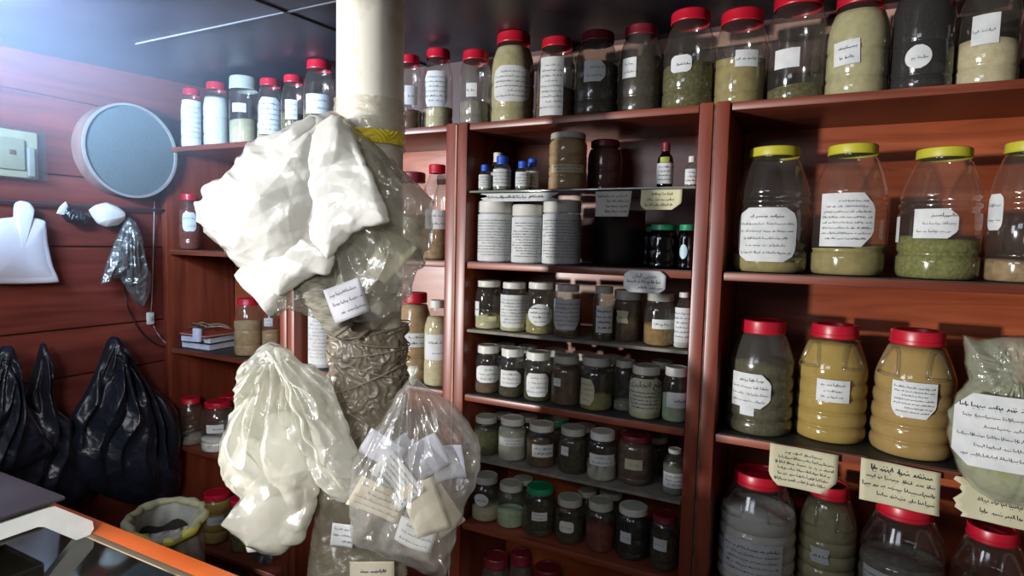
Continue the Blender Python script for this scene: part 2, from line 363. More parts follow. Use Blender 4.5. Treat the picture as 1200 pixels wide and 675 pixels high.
def jar(kind, cx, top, w, z, lid, fill, content, labels, desc, base=None, Y=None, shell=None, lidstyle='rib', group=None, cat='jar', name='storage_jar', lidr=None, turn=0, hcut=None, grips=False, relief=None, y_in=.02):
    """cx, top, w: centre, top edge and width in the photograph; z: shelf top; Y: centre depth"""
    NJ[0] += 1
    ym = top+40
    def solve(Yc):
        C = aty(cx, ym, Yc); d = math.hypot(C[0], C[1])
        a, b = ray(cx-w/2, ym), ray(cx+w/2, ym)
        ang = (math.atan2(b[0], b[1])-math.atan2(a[0], a[1]))/2
        return C, d*math.sin(ang)
    Yc = 1.66; C, r = solve(Yc)
    if Y is None:
        Yc = 1.6+y_in+r
        for _ in range(4): C, r = solve(Yc); Yc = 1.6+y_in+r
    else: Yc = Y; C, r = solve(Yc)
    x = C[0]
    x, Yc, r = settle(aty(cx, top+40, Yc)[0], Yc, r, z, (cx, ym), Y is None)
    C = np.array([x, Yc, 0]); H = hcut if hcut else aty(cx, top, Yc)[2]-z
    # line the axis up with its foot and head
    PLACED.append((x, Yc, r, z))
    P = PROF[kind]; sh = shell or PET()
    root = empty(name, (x, Yc, z+.0015), desc, cat, group)
    prof = [(a*r, b*H) for a, b in smooth_prof(P['b'], 2)]
    body = MB().lathe(prof, seg=40).build('jar_body', sh, root, True)
    lr = (lidr or P['lid'][0])*r; lz = P['lid'][1]*H
    lm = lid_mesh(lr, H-lz, lidstyle).build('lid', lid, root, True, (0, 0, lz), .6)
    lm.rotation_euler.z = turn+.4+NJ[0]*.7
    if content:
        fz = fill*H; nseg = 40; cp = [(a*.975, max(b, .0015)) for a, b in prof if b < fz]; rt = r_at(P['b'], fill)*r*.975
        cp.append((rt, fz)); R = random.Random(NJ[0]); ph = R.uniform(0, 6)
        m = MB().lathe(cp, seg=nseg); n0 = len(m.v)
        for k in range(nseg): # sloping heap of the contents
            a = 2*PI*k/nseg; vx = m.v[n0-nseg+k]; m.v[n0-nseg+k] = (vx[0], vx[1], vx[2]+r*.10*math.sin(a+ph)*(1 if fill < .8 else 0))
        m.v.append((0, 0, fz+r*.06)); m.f += [(n0-nseg+k, n0-nseg+(k+1) % nseg, n0) for k in range(nseg)]
        m.build('contents', content_mat(content), root, True)
    a0 = to_cam_angle(x, Yc)
    if grips or relief:
        for q in ((a0-.75, a0+.62, a0+2.2, a0+3.7) if grips else ()):
            pts = []
            for (du, dz) in ((-.34,.655),(-.30,.72),(-.20,.82),(-.1,.85),(.1,.85),(.20,.82),(.30,.72),(.34,.655),(.0,.645),(-.34,.655)):
                rr = r_at(P['b'], dz)*r+.001; pts.append((rr*math.cos(q+du), rr*math.sin(q+du), dz*H))
            MB().tube(pts, .0042, 6).build('moulded_grip', sh, root, True)
    for li, L in enumerate(labels):
        shape, du, cz, lw, lh, lines = L[:6]; opt = L[6] if len(L) > 6 else {}
        rr = max(r_at(P['b'], cz+k*lh/2) for k in (-1, -.5, 0, .5, 1))*r+.0012
        ac = a0+math.asin(max(-.95, min(.95, du))); zc = cz*H; wd = lw*2*r; hh = lh*H
        def mapf(u, v, off, rr=rr, ac=ac, zc=zc): return ((rr+off)*math.cos(ac+u/rr), (rr+off)*math.sin(ac+u/rr), zc+v)
        tl = opt.get('tilt', 0)
        if tl:
            ct, stt = math.cos(tl), math.sin(tl); m0 = mapf
            def mapf(u, v, off, m0=m0, ct=ct, stt=stt): return m0(u*ct-v*stt, u*stt+v*ct, off)
        pm = opt.get('mat', PAPER)()
        po = paper('paper_label', mapf, wd, hh, shape, pm, root, 14, 10)
        tp = .8
        if 'ar' in opt:
            arabic(mapf, opt['ar'], 0, hh*opt.get('ary', .28), hh*opt.get('arh', .22), po); tp = opt.get('tp', .35)
        if lines: scribble(mapf, wd, hh, shape, lines, NJ[0]*7+li, po, top=tp, bot=opt.get('bot', -.8), bold=opt.get('bold', 1), head=opt.get('head', False))
    return root, r, H
ZT, Z1, Z2, Z3, Z4 = .366, -.060, -.480, -.900, -1.32
ZG, ZM, ZN = .160, -.272, -.682

exec_parts = []
# ------------------------------------------------------------------ the room
XW = -2.483; YB = 1.93; ZC = .668; ZF = -1.62
def planks():
    """left wall: horizontal boards with shadow gaps"""
    zs = [ZF, -1.2, -.86, -.54, -.36, -.051, .21, .487, ZC]
    m = MB()
    for a, b in zip(zs, zs[1:]): m.box(XW-.02, XW, .3, YB, a+.003, b-.003, .002)
    m.box(XW-.03, XW-.018, .3, YB, ZF, ZC)
    return m
struct(planks().build('wall_left', W_WALL()))
struct(MB().box(XW-.03, 2.4, YB, YB+.03, ZF, ZC).build('wall_back', wood('dark_wall_panel', (52, 26, 24), (74, 38, 34), 'x', .5)))
struct(MB().box(2.4, 2.43, -1.2, YB+.03, ZF, ZC+.4).build('wall_right', plain('dim_plaster', (120, 108, 98), .8)))
struct(MB().box(XW-.03, 2.43, -1.2, YB+.03, ZF-.03, ZF).build('floor', speckle('worn_floor', (70, 62, 56), (96, 88, 80), 6, .6, .1)))
cl = MB().box(XW-.03, 2.43, .5, YB+.03, ZC, ZC+.03)
tiltc = lambda m: setattr(m, 'v', [(x, y, z-(YB-y)*.052) for x, y, z in m.v]) or m
tiltc(cl)
struct(cl.build('ceiling', speckle('painted_ceiling', (66, 62, 72), (84, 80, 90), 5, .42, .05, spec=.5)))
st = MB().box(-2.05, 2.4, 1.240, 1.250, ZC-.004, ZC, .001)
struct(tiltc(st).build('trim_1', plain('ceiling_strip', (112, 110, 118), .7)))
st = MB().box(-1.36, -1.352, .5, YB, ZC-.005, ZC)
struct(tiltc(st).build('trim_2', plain('dark_strip', (52, 48, 56), .5)))
st = MB().box(-1.05, 1.2, YB-.025, YB, .60, .645, .003)
struct(st.build('trim_3', wood('pale_batten', (150, 110, 96), (176, 140, 124), 'x', .5)))

# ------------------------------------------------------------------ shelving units
TH = .021
def board(root, x0, x1, zt, y0=1.6, name='shelf', mat=None, th=TH, liner=None, y1=YB-.012):
    o = MB().box(x0, x1, y0, y1, zt-th, zt, .004).build(name, mat or W_SHELF(), root, True, sharp=.7)
    if liner: MB().box(x0+.002, x1-.002, y0+.012, y1-.002, zt-.0005, zt+.0012).build('shelf_liner', liner, o)
def unit(x0, x1, levels, label, extra=None, back=None):
    root = empty('shelving_unit', ((x0+x1)/2, 1.75, ZF), label, 'shelving unit', 'wooden shelving units along the back wall')
    rl = (x0+x1)/2
    def L(m, name, mat, smooth=True): # build in world metres, carried by the root
        o = m.build(name, mat, root, smooth, sharp=.7); o.location = (-rl, -1.75, -ZF); return o
    for a, b in ((x0, x0+.036), (x1-.036, x1)):
        L(MB().box(a+.001, b-.0005, 1.592, YB-.012, ZF, ZT+.002, .004), 'side_panel', W_POST())
    L(MB().box(x0+.037, x1-.037, YB-.011, YB-.001, ZF, ZT-.02), 'back_panel', back or W_BACK())
    for i, z in enumerate(levels):
        a, b = x0+.037, x1-.037
        o = L(MB().box(a, b, 1.6, YB-.012, z-TH, z, .004), 'shelf', W_SHELF())
        if z in (Z1, Z2) or (extra and z in (extra or [])):
            l = MB().box(a+.002, b-.002, 1.606, YB-.014, z-.001, z+.0012).build('shelf_liner', speckle('dark_liner', (34, 36, 36), (66, 68, 64), 20, .55, .05), o)
    return root, rl, L
U1 = unit(-2.478, -1.745, [ZT, Z1, Z2, Z3, Z4], 'red-brown wooden shelving unit in the corner against the plank wall')
U2 = unit(-1.742, -1.014, [ZT, Z1, Z2, Z3, Z4], 'red-brown wooden shelving unit partly hidden behind the pole and hanging bags')
U3 = unit(-1.008, -.2495, [ZT, Z1, Z2, Z3, Z4], 'narrow central shelving unit crowded with small white-lidded glass jars')
U4 = unit(-.2455, .66, [ZT, Z1, Z2, Z3, Z4], 'wide right-hand shelving unit holding big yellow-lidded and red-lidded jars')
# extra thin shelves of the central unit
root, rl, L = U3
dust = speckle('dusty_grey_board', (92, 88, 80), (132, 128, 116), 30, .7, .1)
glassm = clear('shelf_glass', (.7, .76, .74), .1, .5, (160, 164, 154))
L(MB().box(-.970, -.288, 1.604, YB-.013, ZG-.006, ZG, .001), 'glass_shelf', glassm)
for z in (ZM, ZN): L(MB().box(-.970, -.288, 1.604, YB-.013, z-.009, z, .001), 'thin_shelf', dust)
# filler strips closing the joint between neighbouring units
for x, nm in ((-1.011, 'pale'), (-.2475, 'dark'), (-1.7435, 'dark')):
    o = MB().box(x-.0028, x+.0028, 1.590 if nm == 'pale' else 1.597, 1.70, ZF, ZT-.004).build('filler_strip', speckle('strip_'+nm, *(((150, 110, 96), (176, 140, 120)) if nm == 'pale' else ((48, 30, 26), (120, 92, 74))), 30, .7, .2))
    tag(o, {-1.011: 'pale wooden strip closing the joint left of the small glass jars', -.2475: 'dark gappy strip in the joint between the central and right shelving units', -1.7435: 'dark strip in the shelving joint behind the top hanging bag'}[x], 'strip')

# ------------------------------------------------------------------ jars
GT = 'jars along the top shelf'
def TJ(*a, **k): k.setdefault('group', GT); return jar(*a, **k)
R_, Y_, W_, G_, GG = REDL(), YELL(), WHTL(), GRYL(), GRNL()
# top shelf, left of the pole
TJ('round', 225, 105, 27, ZT, R_, .8, 'flour', [('rect', -.05, .42, .95, .72, 7)], 'narrow red-lidded jar with tall white label, nearest the plank wall')
TJ('round', 254, 98, 32, ZT, R_, .78, 'flour', [], 'red-lidded jar full of white powder without a label, top shelf in the corner')
TJ('tub', 286, 92, 35, ZT, GRYL(), .35, 'cream', [('rect', -.35, .52, .5, .13, 1)], 'tall clear jar with a whitish lid, the only pale lid on the top shelf')
TJ('round', 317, 94, 32, ZT, R_, .3, 'cream', [('round', -.1, .38, .95, .6, 6)], 'red-lidded jar with large white label just right of the whitish-lidded jar')
TJ('round', 344, 90, 30, ZT, R_, .4, 'herb', [('rect', -.2, .45, .5, .3, 3)], 'small red-lidded jar, second left of the pole on the top shelf')
TJ('round', 374, 73, 38, ZT, R_, .35, 'herb', [('rect', -.1, .42, .8, .25, 2)], 'taller red-lidded jar on the top shelf touching the left edge of the pole')
# top shelf, right of the pole
TJ('round', 480, 67, 30, ZT, R_, .25, 'brown', [('rect', .1, .45, .5, .25, 1)], 'narrow red-lidded jar half hidden by the right edge of the pole')
TJ('round', 513, 60, 47, ZT, R_, .28, 'cream', [('oct', -.15, .5, .8, .42, 6)], 'clear red-lidded jar with octagonal label, second right of the pole on the top shelf')
TJ('plain', 557, 62, 36, ZT, R_, .3, 'grey', [('rect', -.25, .45, .36, .18, 1)], 'red-lidded jar with crumpled silver-grey contents left of the pale green full jar')
TJ('round', 601, 42, 57, ZT, R_, .84, 'sagepowder', [('round', -.05, .42, .92, .38, 6)], 'wide jar full of pale green powder with large rounded label on the top shelf')
TJ('round', 652, 48, 47, ZT, R_, .35, 'bark', [('rect', -.25, .38, .62, .7, 9)], 'red-lidded jar with a very tall narrow label on its left side, top shelf')
TJ('round', 699, 41, 52, ZT, MARL(), .6, 'darkherb', [('cutr', -.1, .5, .5, .24, 2)], 'dark jar with dull maroon lid right of the tall-labelled jar, top shelf', shell=PETD())  # pole shadow put into the lid and body colours
TJ('round', 750, 34, 56, ZT, MARL(), .62, 'darkherb', [('rect', -.5, .5, .36, .22, 2)], 'dark jar with dull maroon lid and label at its left edge, top shelf', shell=PETD())  # darkened lid and body again stand for the shadow of the pole
TJ('round', 808, 17, 61, ZT, R_, .46, 'herb', [('round', -.3, .43, .42, .17, 1, {'bold': 1.6})], 'red-lidded jar half full of dark herbs standing over the double post')
TJ('plain', 868, 17, 62, ZT, R_, .5, 'olivepowder', [('rect', .25, .46, .46, .17, 1)], 'red-lidded jar half full of beige powder just right of the double post, top shelf')
TJ('plain', 934, -4, 78, ZT, R_, .14, 'herb', [('rect', -.3, .38, .44, .17, 0)], 'big nearly empty red-lidded jar with blank white label on the top shelf')
TJ('round', 1006, -3, 76, ZT, R_, .82, 'sagepowder', [('rect', -.35, .4, .44, .23, 2, {'bold': 1.5, 'tilt': .05})], 'jar full of beige powder with a label on its left, top right shelf')
TJ('plain', 1083, -22, 80, ZT, R_, .84, 'seed', [('oval', -.1, .28, .42, .2, 1)], 'jar full of glossy black seeds with a small round label, top shelf')
TJ('round', 1160, -24, 88, ZT, R_, .4, 'cream', [('rect', -.1, .49, .42, .26, 1)], 'jar of off-white powder with square label at the right end of the top shelf')
# yellow lids
GY = 'big yellow-lidded jars'
def YJ(*a, **k): return jar(*a, group=GY, cat='jar', name='plastic_jar', **k)
YJ('demijohn', 906, 175, 90, Z1, Y_, .13, 'olivepowder', [('round', -.12, .30, .82, .42, 6, {'head': True})], 'yellow-lidded jar with round-cornered label, nearest the double post')
YJ('demijohn', 997, 172, 97, Z1, Y_, .22, 'olivepowder', [('cutr', -.05, .42, .74, .40, 8)], 'second yellow-lidded jar with a tall lined white label')
YJ('demijohn', 1104, 176, 103, Z1, Y_, .32, 'greenherb', [('cutr', -.08, .42, .52, .22, 3, {'head': True}), ('rect', -.97, .38, .14, .2, 0)], 'third yellow-lidded jar a third full of green herbs')
YJ('demijohn', 1204, 168, 98, Z1, Y_, .15, 'root', [('round', -.75, .50, .3, .26, 2)], 'yellow-lidded jar at the right edge of the picture')
# red demijohns
GH = 'big red-lidded jars on the middle right shelf'
jar('honey', 893, 375, 80, Z2, R_, .62, 'herb', [('cutr', -.3, .40, .62, .30, 4, {'head': True}), ('rect', -.35, .215, .22, .07, 0)], 'dim red-lidded jar of brownish herbs beside the double post with a cut-corner label', group=GH, name='plastic_jar', shell=PETD())
jar('honey', 976, 380, 98, Z2, R_, .84, 'mustardgreen', [('rect', .05, .46, .44, .19, 3, {'head': True})], 'ribbed jar packed with mustard powder and a small rectangular label', group=GH, name='plastic_jar', lidstyle='recess', grips=True)
jar('honey', 1073, 387, 104, Z2, R_, .86, 'mustard', [('cutb', .02, .48, .52, .28, 7, {'head': True})], 'ribbed jar packed with tan powder and a shield-shaped label', group=GH, name='plastic_jar', lidstyle='recess', grips=True)
GB = 'big red-lidded jars on the lowest visible right shelf'
def LJ(cx, top, w, fill, cont, labs, desc, **k): return jar('honey', cx, top, w, Z3, R_, fill, cont, labs, desc, group=GB, name='plastic_jar', lidstyle='recess', grips=True, hcut=k.pop('h', .285), **k)
LJ(882, 560, 96, .66, 'flour', [('rect', -.1, .30, .80, .32, 5, {'head': True})], 'red-lidded jar of white powder at the foot of the double post', h=.30)
LJ(969, 582, 94, .8, 'sagepowder', [('torn', -.2, .40, .30, .14, 1, {'bold': 1.4})], 'red-lidded jar of greenish powder under the first paper tag, tiny torn label')
LJ(1057, 592, 112, .5, 'grey', [('trap', -.25, .30, .72, .30, 5)], 'red-lidded jar with wide slanted label below the second paper tag', h=.285)
LJ(1160, 614, 108, .3, 'redbrown', [], 'red-lidded jar in the lower right corner of the picture', h=.27)

# central unit, glass shelf
GV = 'little blue-capped bottles on the glass shelf'
def V(cx, top, w, lid, desc, Y=None, kind='vial', **k): return jar(kind, cx, top, w, ZG, lid, .6, k.pop('content', 'grey'), k.pop('labs', [('rect', 0, .36, 1.3, .5, 4)]), desc, group=GV, cat='bottle', name='small_bottle', shell=GLS(), Y=Y, **k)
V(568, 194, 15, BLUL(), 'blue-capped small bottle nearest the left post on the glass shelf')
V(588, 184, 21, BLUL(), 'largest blue-capped bottle, second from the left post', Y=1.64)
V(583, 180, 17, WHTL(), 'white-capped small bottle standing behind the largest blue-capped one', Y=1.69)
V(612, 190, 17, BLUL(), 'front blue-capped bottle just left of the tall white-lidded jar', Y=1.63)
V(623, 187, 16, BLUL(), 'blue-capped bottle set back against the tall white-lidded jar', Y=1.68)
jar('stacked', 665, 158, 45, ZG, GRYL(), .92, 'tan', [('rect', 0, .36, .95, .14, 2, {'mat': CREAM})], 'tall waisted jar of tan powder with whitish lid on the glass shelf', group='jars of the central unit', name='storage_jar')
jar('plain', 708, 166, 40, ZG, MARL(), .82, 'redbrown', [], 'dark reddish jar in shadow behind the tall waisted jar', group='jars of the central unit', Y=1.80, shell=PETD())
tb = jar('bottle', 779, 168, 19, ZG, MARL(), .62, 'black', [('rect', 0, .30, 1.5, .46, 4), ('rect', -.1, .60, .6, .12, 0, {'mat': lambda: plain('green_print', (150, 160, 60), .6)})], 'brown medicine bottle with maroon cap and white label on the glass shelf', cat='bottle', name='medicine_bottle', shell=clear('brown_glass', (.16, .07, .04), .06, .05, (60, 30, 20)))
jar('bottle', 812, 184, 15, ZG, WHTL(), .5, 'grey', [('rect', 0, .32, 1.3, .5, 3)], 'slender white-capped bottle beside the right post on the glass shelf', cat='bottle', name='medicine_bottle', shell=GLS())
# central unit, main shelf
GW = 'white-lidded tubs wrapped in full-height written labels'
WT = clear('milky_plastic', (.8, .82, .82), .3, .6, (200, 204, 206))
for cx, top, w, d in ((580, 237, 42, 'first tall tub with white lid and full-height label, next to the left post'), (618, 241, 37, 'slimmer middle tub of the three with full-height labels'), (658, 236, 45, 'third and widest tub with full-height label, next to the black bundle')):
    jar('tub', cx, top, w, Z1, WHTL(), .7, 'flour', [('rect', -.02, .40, 1.35, .76, 13)], d, group=GW, name='labelled_tub', shell=WT)
GD = 'dark jars with green lids'
BG = clear('near_black_glass', (.05, .06, .07), .05, .1, (14, 15, 18))
jar('plain', 757, 266, 20, Z1, GRNL(), .8, 'black', [], 'green-lidded black jar standing behind, next to the black bundle', group=GD, Y=1.74, shell=BG)
jar('plain', 776, 264, 36, Z1, GRNL(), .8, 'black', [], 'wide black jar with bright green lid, front of the dark trio', group=GD, shell=BG)
jar('plain', 807, 264, 28, Z1, GRNL(), .8, 'black', [('oval', -.3, .4, .45, .32, 0, {'mat': lambda: plain('pale_blue_sticker', (170, 200, 210), .5)})], 'black green-lidded jar with a pale round sticker beside the right post', group=GD, shell=BG)
# central unit, first thin shelf
GM = 'jars of the central unit'
def CJ(*a, **k): k.setdefault('shell', GLS()); k.setdefault('group', GM); k.setdefault('name', 'glass_jar'); return jar(*a, **k)
CJ('plain', 571, 329, 33, ZM, W_, .3, 'cream', [('rect', -.85, .42, .3, .3, 1)], 'unlabelled-front glass jar a third full, left end of the upper thin shelf')
CJ('plain', 602, 331, 32, ZM, W_, .7, 'cream', [('cutb', 0, .42, 1.3, .66, 8)], 'glass jar nearly covered by a tall white label, second on the upper thin shelf')
CJ('plain', 633, 331, 34, ZM, W_, .35, 'olivepowder', [('oval', 0, .38, .95, .42, 4, {'bold': 1.3})], 'glass jar with an oval written label on the upper thin shelf')
CJ('plain', 664, 334, 33, ZM, W_, .5, 'brown', [('cutb', 0, .44, 1.1, .6, 6, {'bold': 1.3})], 'jar with large handwritten label standing right of the oval-labelled jar')
CJ('plain', 707, 336, 25, ZM, G_, .6, 'darkherb', [('rect', .1, .40, .85, .5, 4, {'bold': 2})], 'narrow dark jar with bold black writing on its label, upper thin shelf')
CJ('tub', 735, 340, 40, ZM, G_, .8, 'brown', [('torn', -.4, .48, .42, .24, 1, {'mat': CREAM})], 'dim brown jar with a scrap of tan label below the hanging white tag')
CJ('glass', 773, 343, 38, ZM, G_, .38, 'ochre', [('rect', .3, .42, .8, .18, 1)], 'jar holding ochre grains below dark glass, upper thin shelf')
CJ('slim', 799, 343, 26, ZM, W_, .6, 'flour', [('rect', 0, .42, 1.2, .62, 6)], 'white-labelled slim bottle against the right post on the upper thin shelf', name='slim_bottle', cat='bottle')
# central unit, second main shelf
CJ('glass', 569, 404, 31, Z2, W_, .24, 'brown', [('round', 0, .42, 1.0, .36, 3, {'bold': 1.2})], 'white-lidded glass jar with round-ended label nearest the left post above the clear bag', Y=1.67)
CJ('glass', 600, 408, 31, Z2, W_, .5, 'darkherb', [('cutr', -.15, .40, .85, .34, 3)], 'dark front jar whose label narrows to a point on the right, second in its row', Y=1.67)
CJ('glass', 630, 412, 33, Z2, W_, .5, 'darkherb', [('oct', -.05, .35, .85, .48, 4)], 'dark glass jar with an octagonal label, third in its row', Y=1.67)
CJ('glass', 663, 416, 35, Z2, G_, .72, 'brown', [('rect', -.6, .48, .3, .16, 1)], 'dim brown jar with a tiny white sticker at its left, fourth in its row', Y=1.67)
CJ('glass', 698, 418, 40, Z2, G_, .3, 'olivepowder', [('cutr', -.55, .36, .5, .5, 4, {'mat': CREAM})], 'wide dusty jar with torn cream label, fifth in its row', Y=1.67)
CJ('plain', 731, 422, 29, Z2, G_, .2, 'grey', [], 'clear jar wedged between the dusty jar and the jar with bold writing', Y=1.70)
CJ('glass', 755, 428, 41, Z2, G_, .5, 'cream', [('round', 0, .46, 1.3, .66, 5, {'mat': lambda: speckle('grey_green_paper', (142, 144, 126), (168, 170, 150), 20, .7, .1), 'ar': '\uFEEF\uFEB0\uFEF4\uFEE0\uFEA0\uFEE7\uFE8D \uFEA2\uFEE0\uFEE3', 'arh': .26, 'ary': .30, 'tp': .3, 'bold': 1.3})], 'jar whose grey-green label has a bold black Arabic heading', Y=1.66)
CJ('glass', 792, 430, 33, Z2, WHTL(), .5, 'palegreen', [('rect', .05, .42, .75, .28, 1, {'bold': 1.6})], 'pale green jar with a white label touching the right post', Y=1.67)
for cx, t, w in ((584, 402, 28), (616, 405, 29), (649, 409, 30), (682, 413, 30), (716, 417, 30), (775, 423, 30)):
    CJ('glass', cx, t, w, Z2, G_, .6, 'darkherb', [], 'dim jar behind the row of the bold-headed jar, only its grey lid showing', Y=1.80, group='back row jars showing only their lids')
# central unit, lower thin shelf
CJ('glass', 567, 487, 31, ZN, G_, .6, 'herb', [], 'grey-lidded herb jar half hidden by the clear hanging bag', Y=1.67)
CJ('glass', 600, 489, 33, ZN, W_, .72, 'wool', [('rect', -.1, .48, 1.0, .2, 2)], 'jar stuffed with whitish fluffy lumps and a label band', Y=1.67)
CJ('glass', 634, 496, 35, ZN, W_, .55, 'brown', [('rect', .1, .42, .75, .3, 2, {'bold': 2})], 'bright white-lidded jar of brown powder with bold writing on its square label', Y=1.67)
CJ('glass', 671, 500, 35, ZN, G_, .7, 'darkherb', [('rect', -.55, .52, .3, .2, 1)], 'dark jar with a small label at its left shoulder, lower thin shelf', Y=1.67)
CJ('glass', 705, 505, 35, ZN, W_, .35, 'wool', [('rect', 0, .46, .95, .24, 2, {'bold': 1.3})], 'jar with pale lumps at its foot and a label across its middle', Y=1.66)
CJ('plain', 743, 508, 46, ZN, MARL(), .8, 'brown', [('rect', -.1, .45, .5, .22, 1, {'mat': CREAM})], 'large dim jar with dark red lid on the lower thin shelf', Y=1.69, shell=PETD())
CJ('slim', 790, 526, 27, ZN, W_, .6, 'grey', [('rect', 0, .34, 1.1, .34, 3)], 'tall white-capped bottle against the right post on the lower thin shelf', Y=1.66, name='slim_bottle', cat='bottle')
CJ('glass', 651, 490, 36, ZN, GG, .6, 'darkherb', [], 'green-lidded jar in the back row of the lower thin shelf', Y=1.80)
for cx, t, w in ((583, 484, 28), (617, 487, 28), (684, 498, 30), (767, 510, 34)):
    CJ('glass', cx, t, w, ZN, G_, .6, 'darkherb', [], 'grey-lidded dark jar in the back row of the lower thin shelf, mostly hidden', Y=1.80, group='back row jars of the lower thin shelf')
# central unit, third main shelf
CJ('glass', 564, 555, 34, Z3, G_, .3, 'cream', [('oval', -.35, .52, .55, .28, 1, {'bold': 1.4})], 'greenish jar with oval label and pale powder at its foot beside the clear bag', Y=1.67)
CJ('glass', 597, 565, 36, Z3, G_, .35, 'palegreen', [], 'hazy jar without a label, second on the bottom visible shelf', Y=1.67)
CJ('plain', 632, 569, 37, Z3, GG, .6, 'darkherb', [('rect', 0, .46, .5, .18, 2)], 'green-lidded dark jar with a small white label, front of the bottom visible shelf', Y=1.67)
CJ('glass', 667, 582, 35, Z3, G_, .5, 'darkherb', [('round', -.2, .42, .5, .26, 1)], 'dark jar with a small rounded label right of the green-lidded jar', Y=1.67)
CJ('glass', 703, 586, 35, Z3, G_, .5, 'redbrown', [], 'dark jar with reddish contents and no label, bottom visible shelf', Y=1.67)
CJ('plain', 740, 592, 43, Z3, W_, .65, 'black', [('rect', -.4, .46, .34, .22, 1)], 'wide black jar with white ribbed lid and a tilted white sticker', Y=1.68)
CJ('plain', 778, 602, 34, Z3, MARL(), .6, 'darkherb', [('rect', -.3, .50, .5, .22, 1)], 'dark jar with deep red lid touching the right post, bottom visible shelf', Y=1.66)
for cx, t, w in ((612, 560, 28), (715, 575, 32), (688, 574, 28)):
    CJ('glass', cx, t, w, Z3, G_, .6, 'darkherb', [], 'grey-lidded dark jar in the back row of the bottom visible shelf', Y=1.80, group='back row jars of the bottom visible shelf')
for cx, t, d in ((578, 650, 'leftmost'), (606, 646, 'middle'), (640, 664, 'rightmost')):
    CJ('plain', cx, t, 36, Z4, MARL(), .5, 'brown', [], d+' of three dark red lids glimpsed at the bottom edge under the central shelves', Y=1.74, shell=PETD())

# second unit, behind the pole
GP = 'jars between the pole and the central unit'
def PJ(*a, **k): k.setdefault('group', GP); return jar(*a, **k)
PJ('round', 484, 203, 38, Z1, MARL(), .5, 'cream', [], 'dim jar with dark red lid half hidden by the top hanging bag', Y=1.79)
PJ('slim', 512, 194, 34, Z1, R_, .32, 'root', [('rect', 0, .42, .9, .2, 2)], 'narrow-shouldered jar with small red cap left of the central unit')
PJ('honey', 486, 343, 44, Z2, R_, .86, 'tan', [('rect', .1, .48, .6, .16, 2, {'bold': 1.3})], 'ribbed jar of tan powder with red lid just above the clear bag')
PJ('slim', 512, 352, 30, Z2, WHTL(), .8, 'cream', [('rect', -.1, .46, 1.0, .3, 2, {'bold': 1.4})], 'slim pale bottle touching the post right of the tan powder jar', name='slim_bottle', cat='bottle')
PJ('tub', 379, 350, 36, Z2, WHTL(), .7, 'flour', [('rect', 0, .45, 1.35, .78, 12)], 'white tub with full-height label left of the pole, beneath the top hanging bag', name='labelled_tub', shell=WT)
# corner unit
GC = 'jars in the corner unit'
def KJ(*a, **k): k.setdefault('group', GC); return jar(*a, **k)
KJ('round', 222, 228, 25, Z1, R_, .7, 'redbrown', [('round', 0, .5, .7, .34, 2)], 'narrow red-lidded jar of dark red contents below the top shelf in the corner')
KJ('round', 291, 350, 34, Z2, R_, .6, 'tan', [], 'red-lidded jar beside the notebooks, left of a pair')
KJ('round', 315, 358, 30, Z2, G_, .5, 'tan', [('rect', -.3, .68, .5, .16, 2)], 'clear jar tucked right of the red-lidded jar by the notebooks', Y=1.72)
GR = 'red-lidded jars low in the corner unit'
for a in ((256, 470, 42, .22, 'flour', [('rect', -.2, .5, .5, .17, 1, {'bold': 2})], 'front red-lidded jar with white powder at its foot and a small white label', 1.66, 'round'),
          (223, 466, 32, .2, 'grey', [], 'nearly empty red-lidded jar beside the big black bag', 1.65, 'round'),
          (291, 472, 32, .3, 'grey', [], 'red-lidded jar partly covered by the hanging white bag', 1.66, 'round'),
          (243, 462, 32, .3, 'grey', [], 'red-lidded jar standing behind, between the black bag and the front jar', 1.80, 'round'),
          (270, 463, 30, .3, 'grey', [], 'red-lidded jar standing behind and right of the front powder jar', 1.80, 'round'),
          (302, 462, 30, .3, 'grey', [], 'rearmost red-lidded jar at the edge of the hanging white bag', 1.80, 'round')):
    KJ(a[8], a[0], a[1], a[2], Z3, R_, a[3], a[4], a[5], a[6], Y=a[7], group=GR)
KJ('stacked', 254, 577, 35, Z4, R_, .84, 'mustardgreen', [('rect', -.1, .5, .6, .17, 1)], 'red-lidded jar of yellow-green powder next to the open sack', Y=1.68, group=GR)
KJ('stacked', 283, 583, 30, Z4, R_, .5, 'herb', [('oval', -.3, .58, .6, .22, 1)], 'red-lidded jar with an oval label right of the yellow-green one', Y=1.68, group=GR)
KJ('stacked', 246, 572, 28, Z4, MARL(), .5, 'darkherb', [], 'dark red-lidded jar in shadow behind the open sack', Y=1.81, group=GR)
# ------------------------------------------------------------------ film bags, tags, loose papers
def tri(x): return 2*abs(2*(x-math.floor(x+.5)))-1
def crumple(seed, freq, amp, n=7, warp=.35):
    R = random.Random(seed); ks = []
    for i in range(n):
        a = R.uniform(0, 2*PI); f = freq*R.uniform(.5, 1.0)*(1.35**i)*.7; ks.append((math.cos(a)*f, math.sin(a)*f, R.uniform(0, 9), amp/(1.22**i)))
    def fn(x, y, side=0):
        w = noise.noise_vector(Vector((x*freq*.35+side*7, y*freq*.35, seed*1.7)))*warp
        s = 0
        for (a, b, p, m) in ks: s += m*tri(a*x+b*y+p+w.x+(w.y if a > 0 else w.z)+side*1.37)
        return s*.5
    return fn
def radial(apex, freq, amp, seed, fall=.25):
    def fn(x, y, side=0):
        dx, dy = x-apex[0], y-apex[1]; d = math.hypot(dx, dy); a = math.atan2(dx, dy)
        w = noise.noise(Vector((a*4+side*5, d*6, seed)))*.8
        return amp*tri(a*freq+w+side*.4)*min(1, d/.04)*max(.15, 1-d/fall)
    return fn
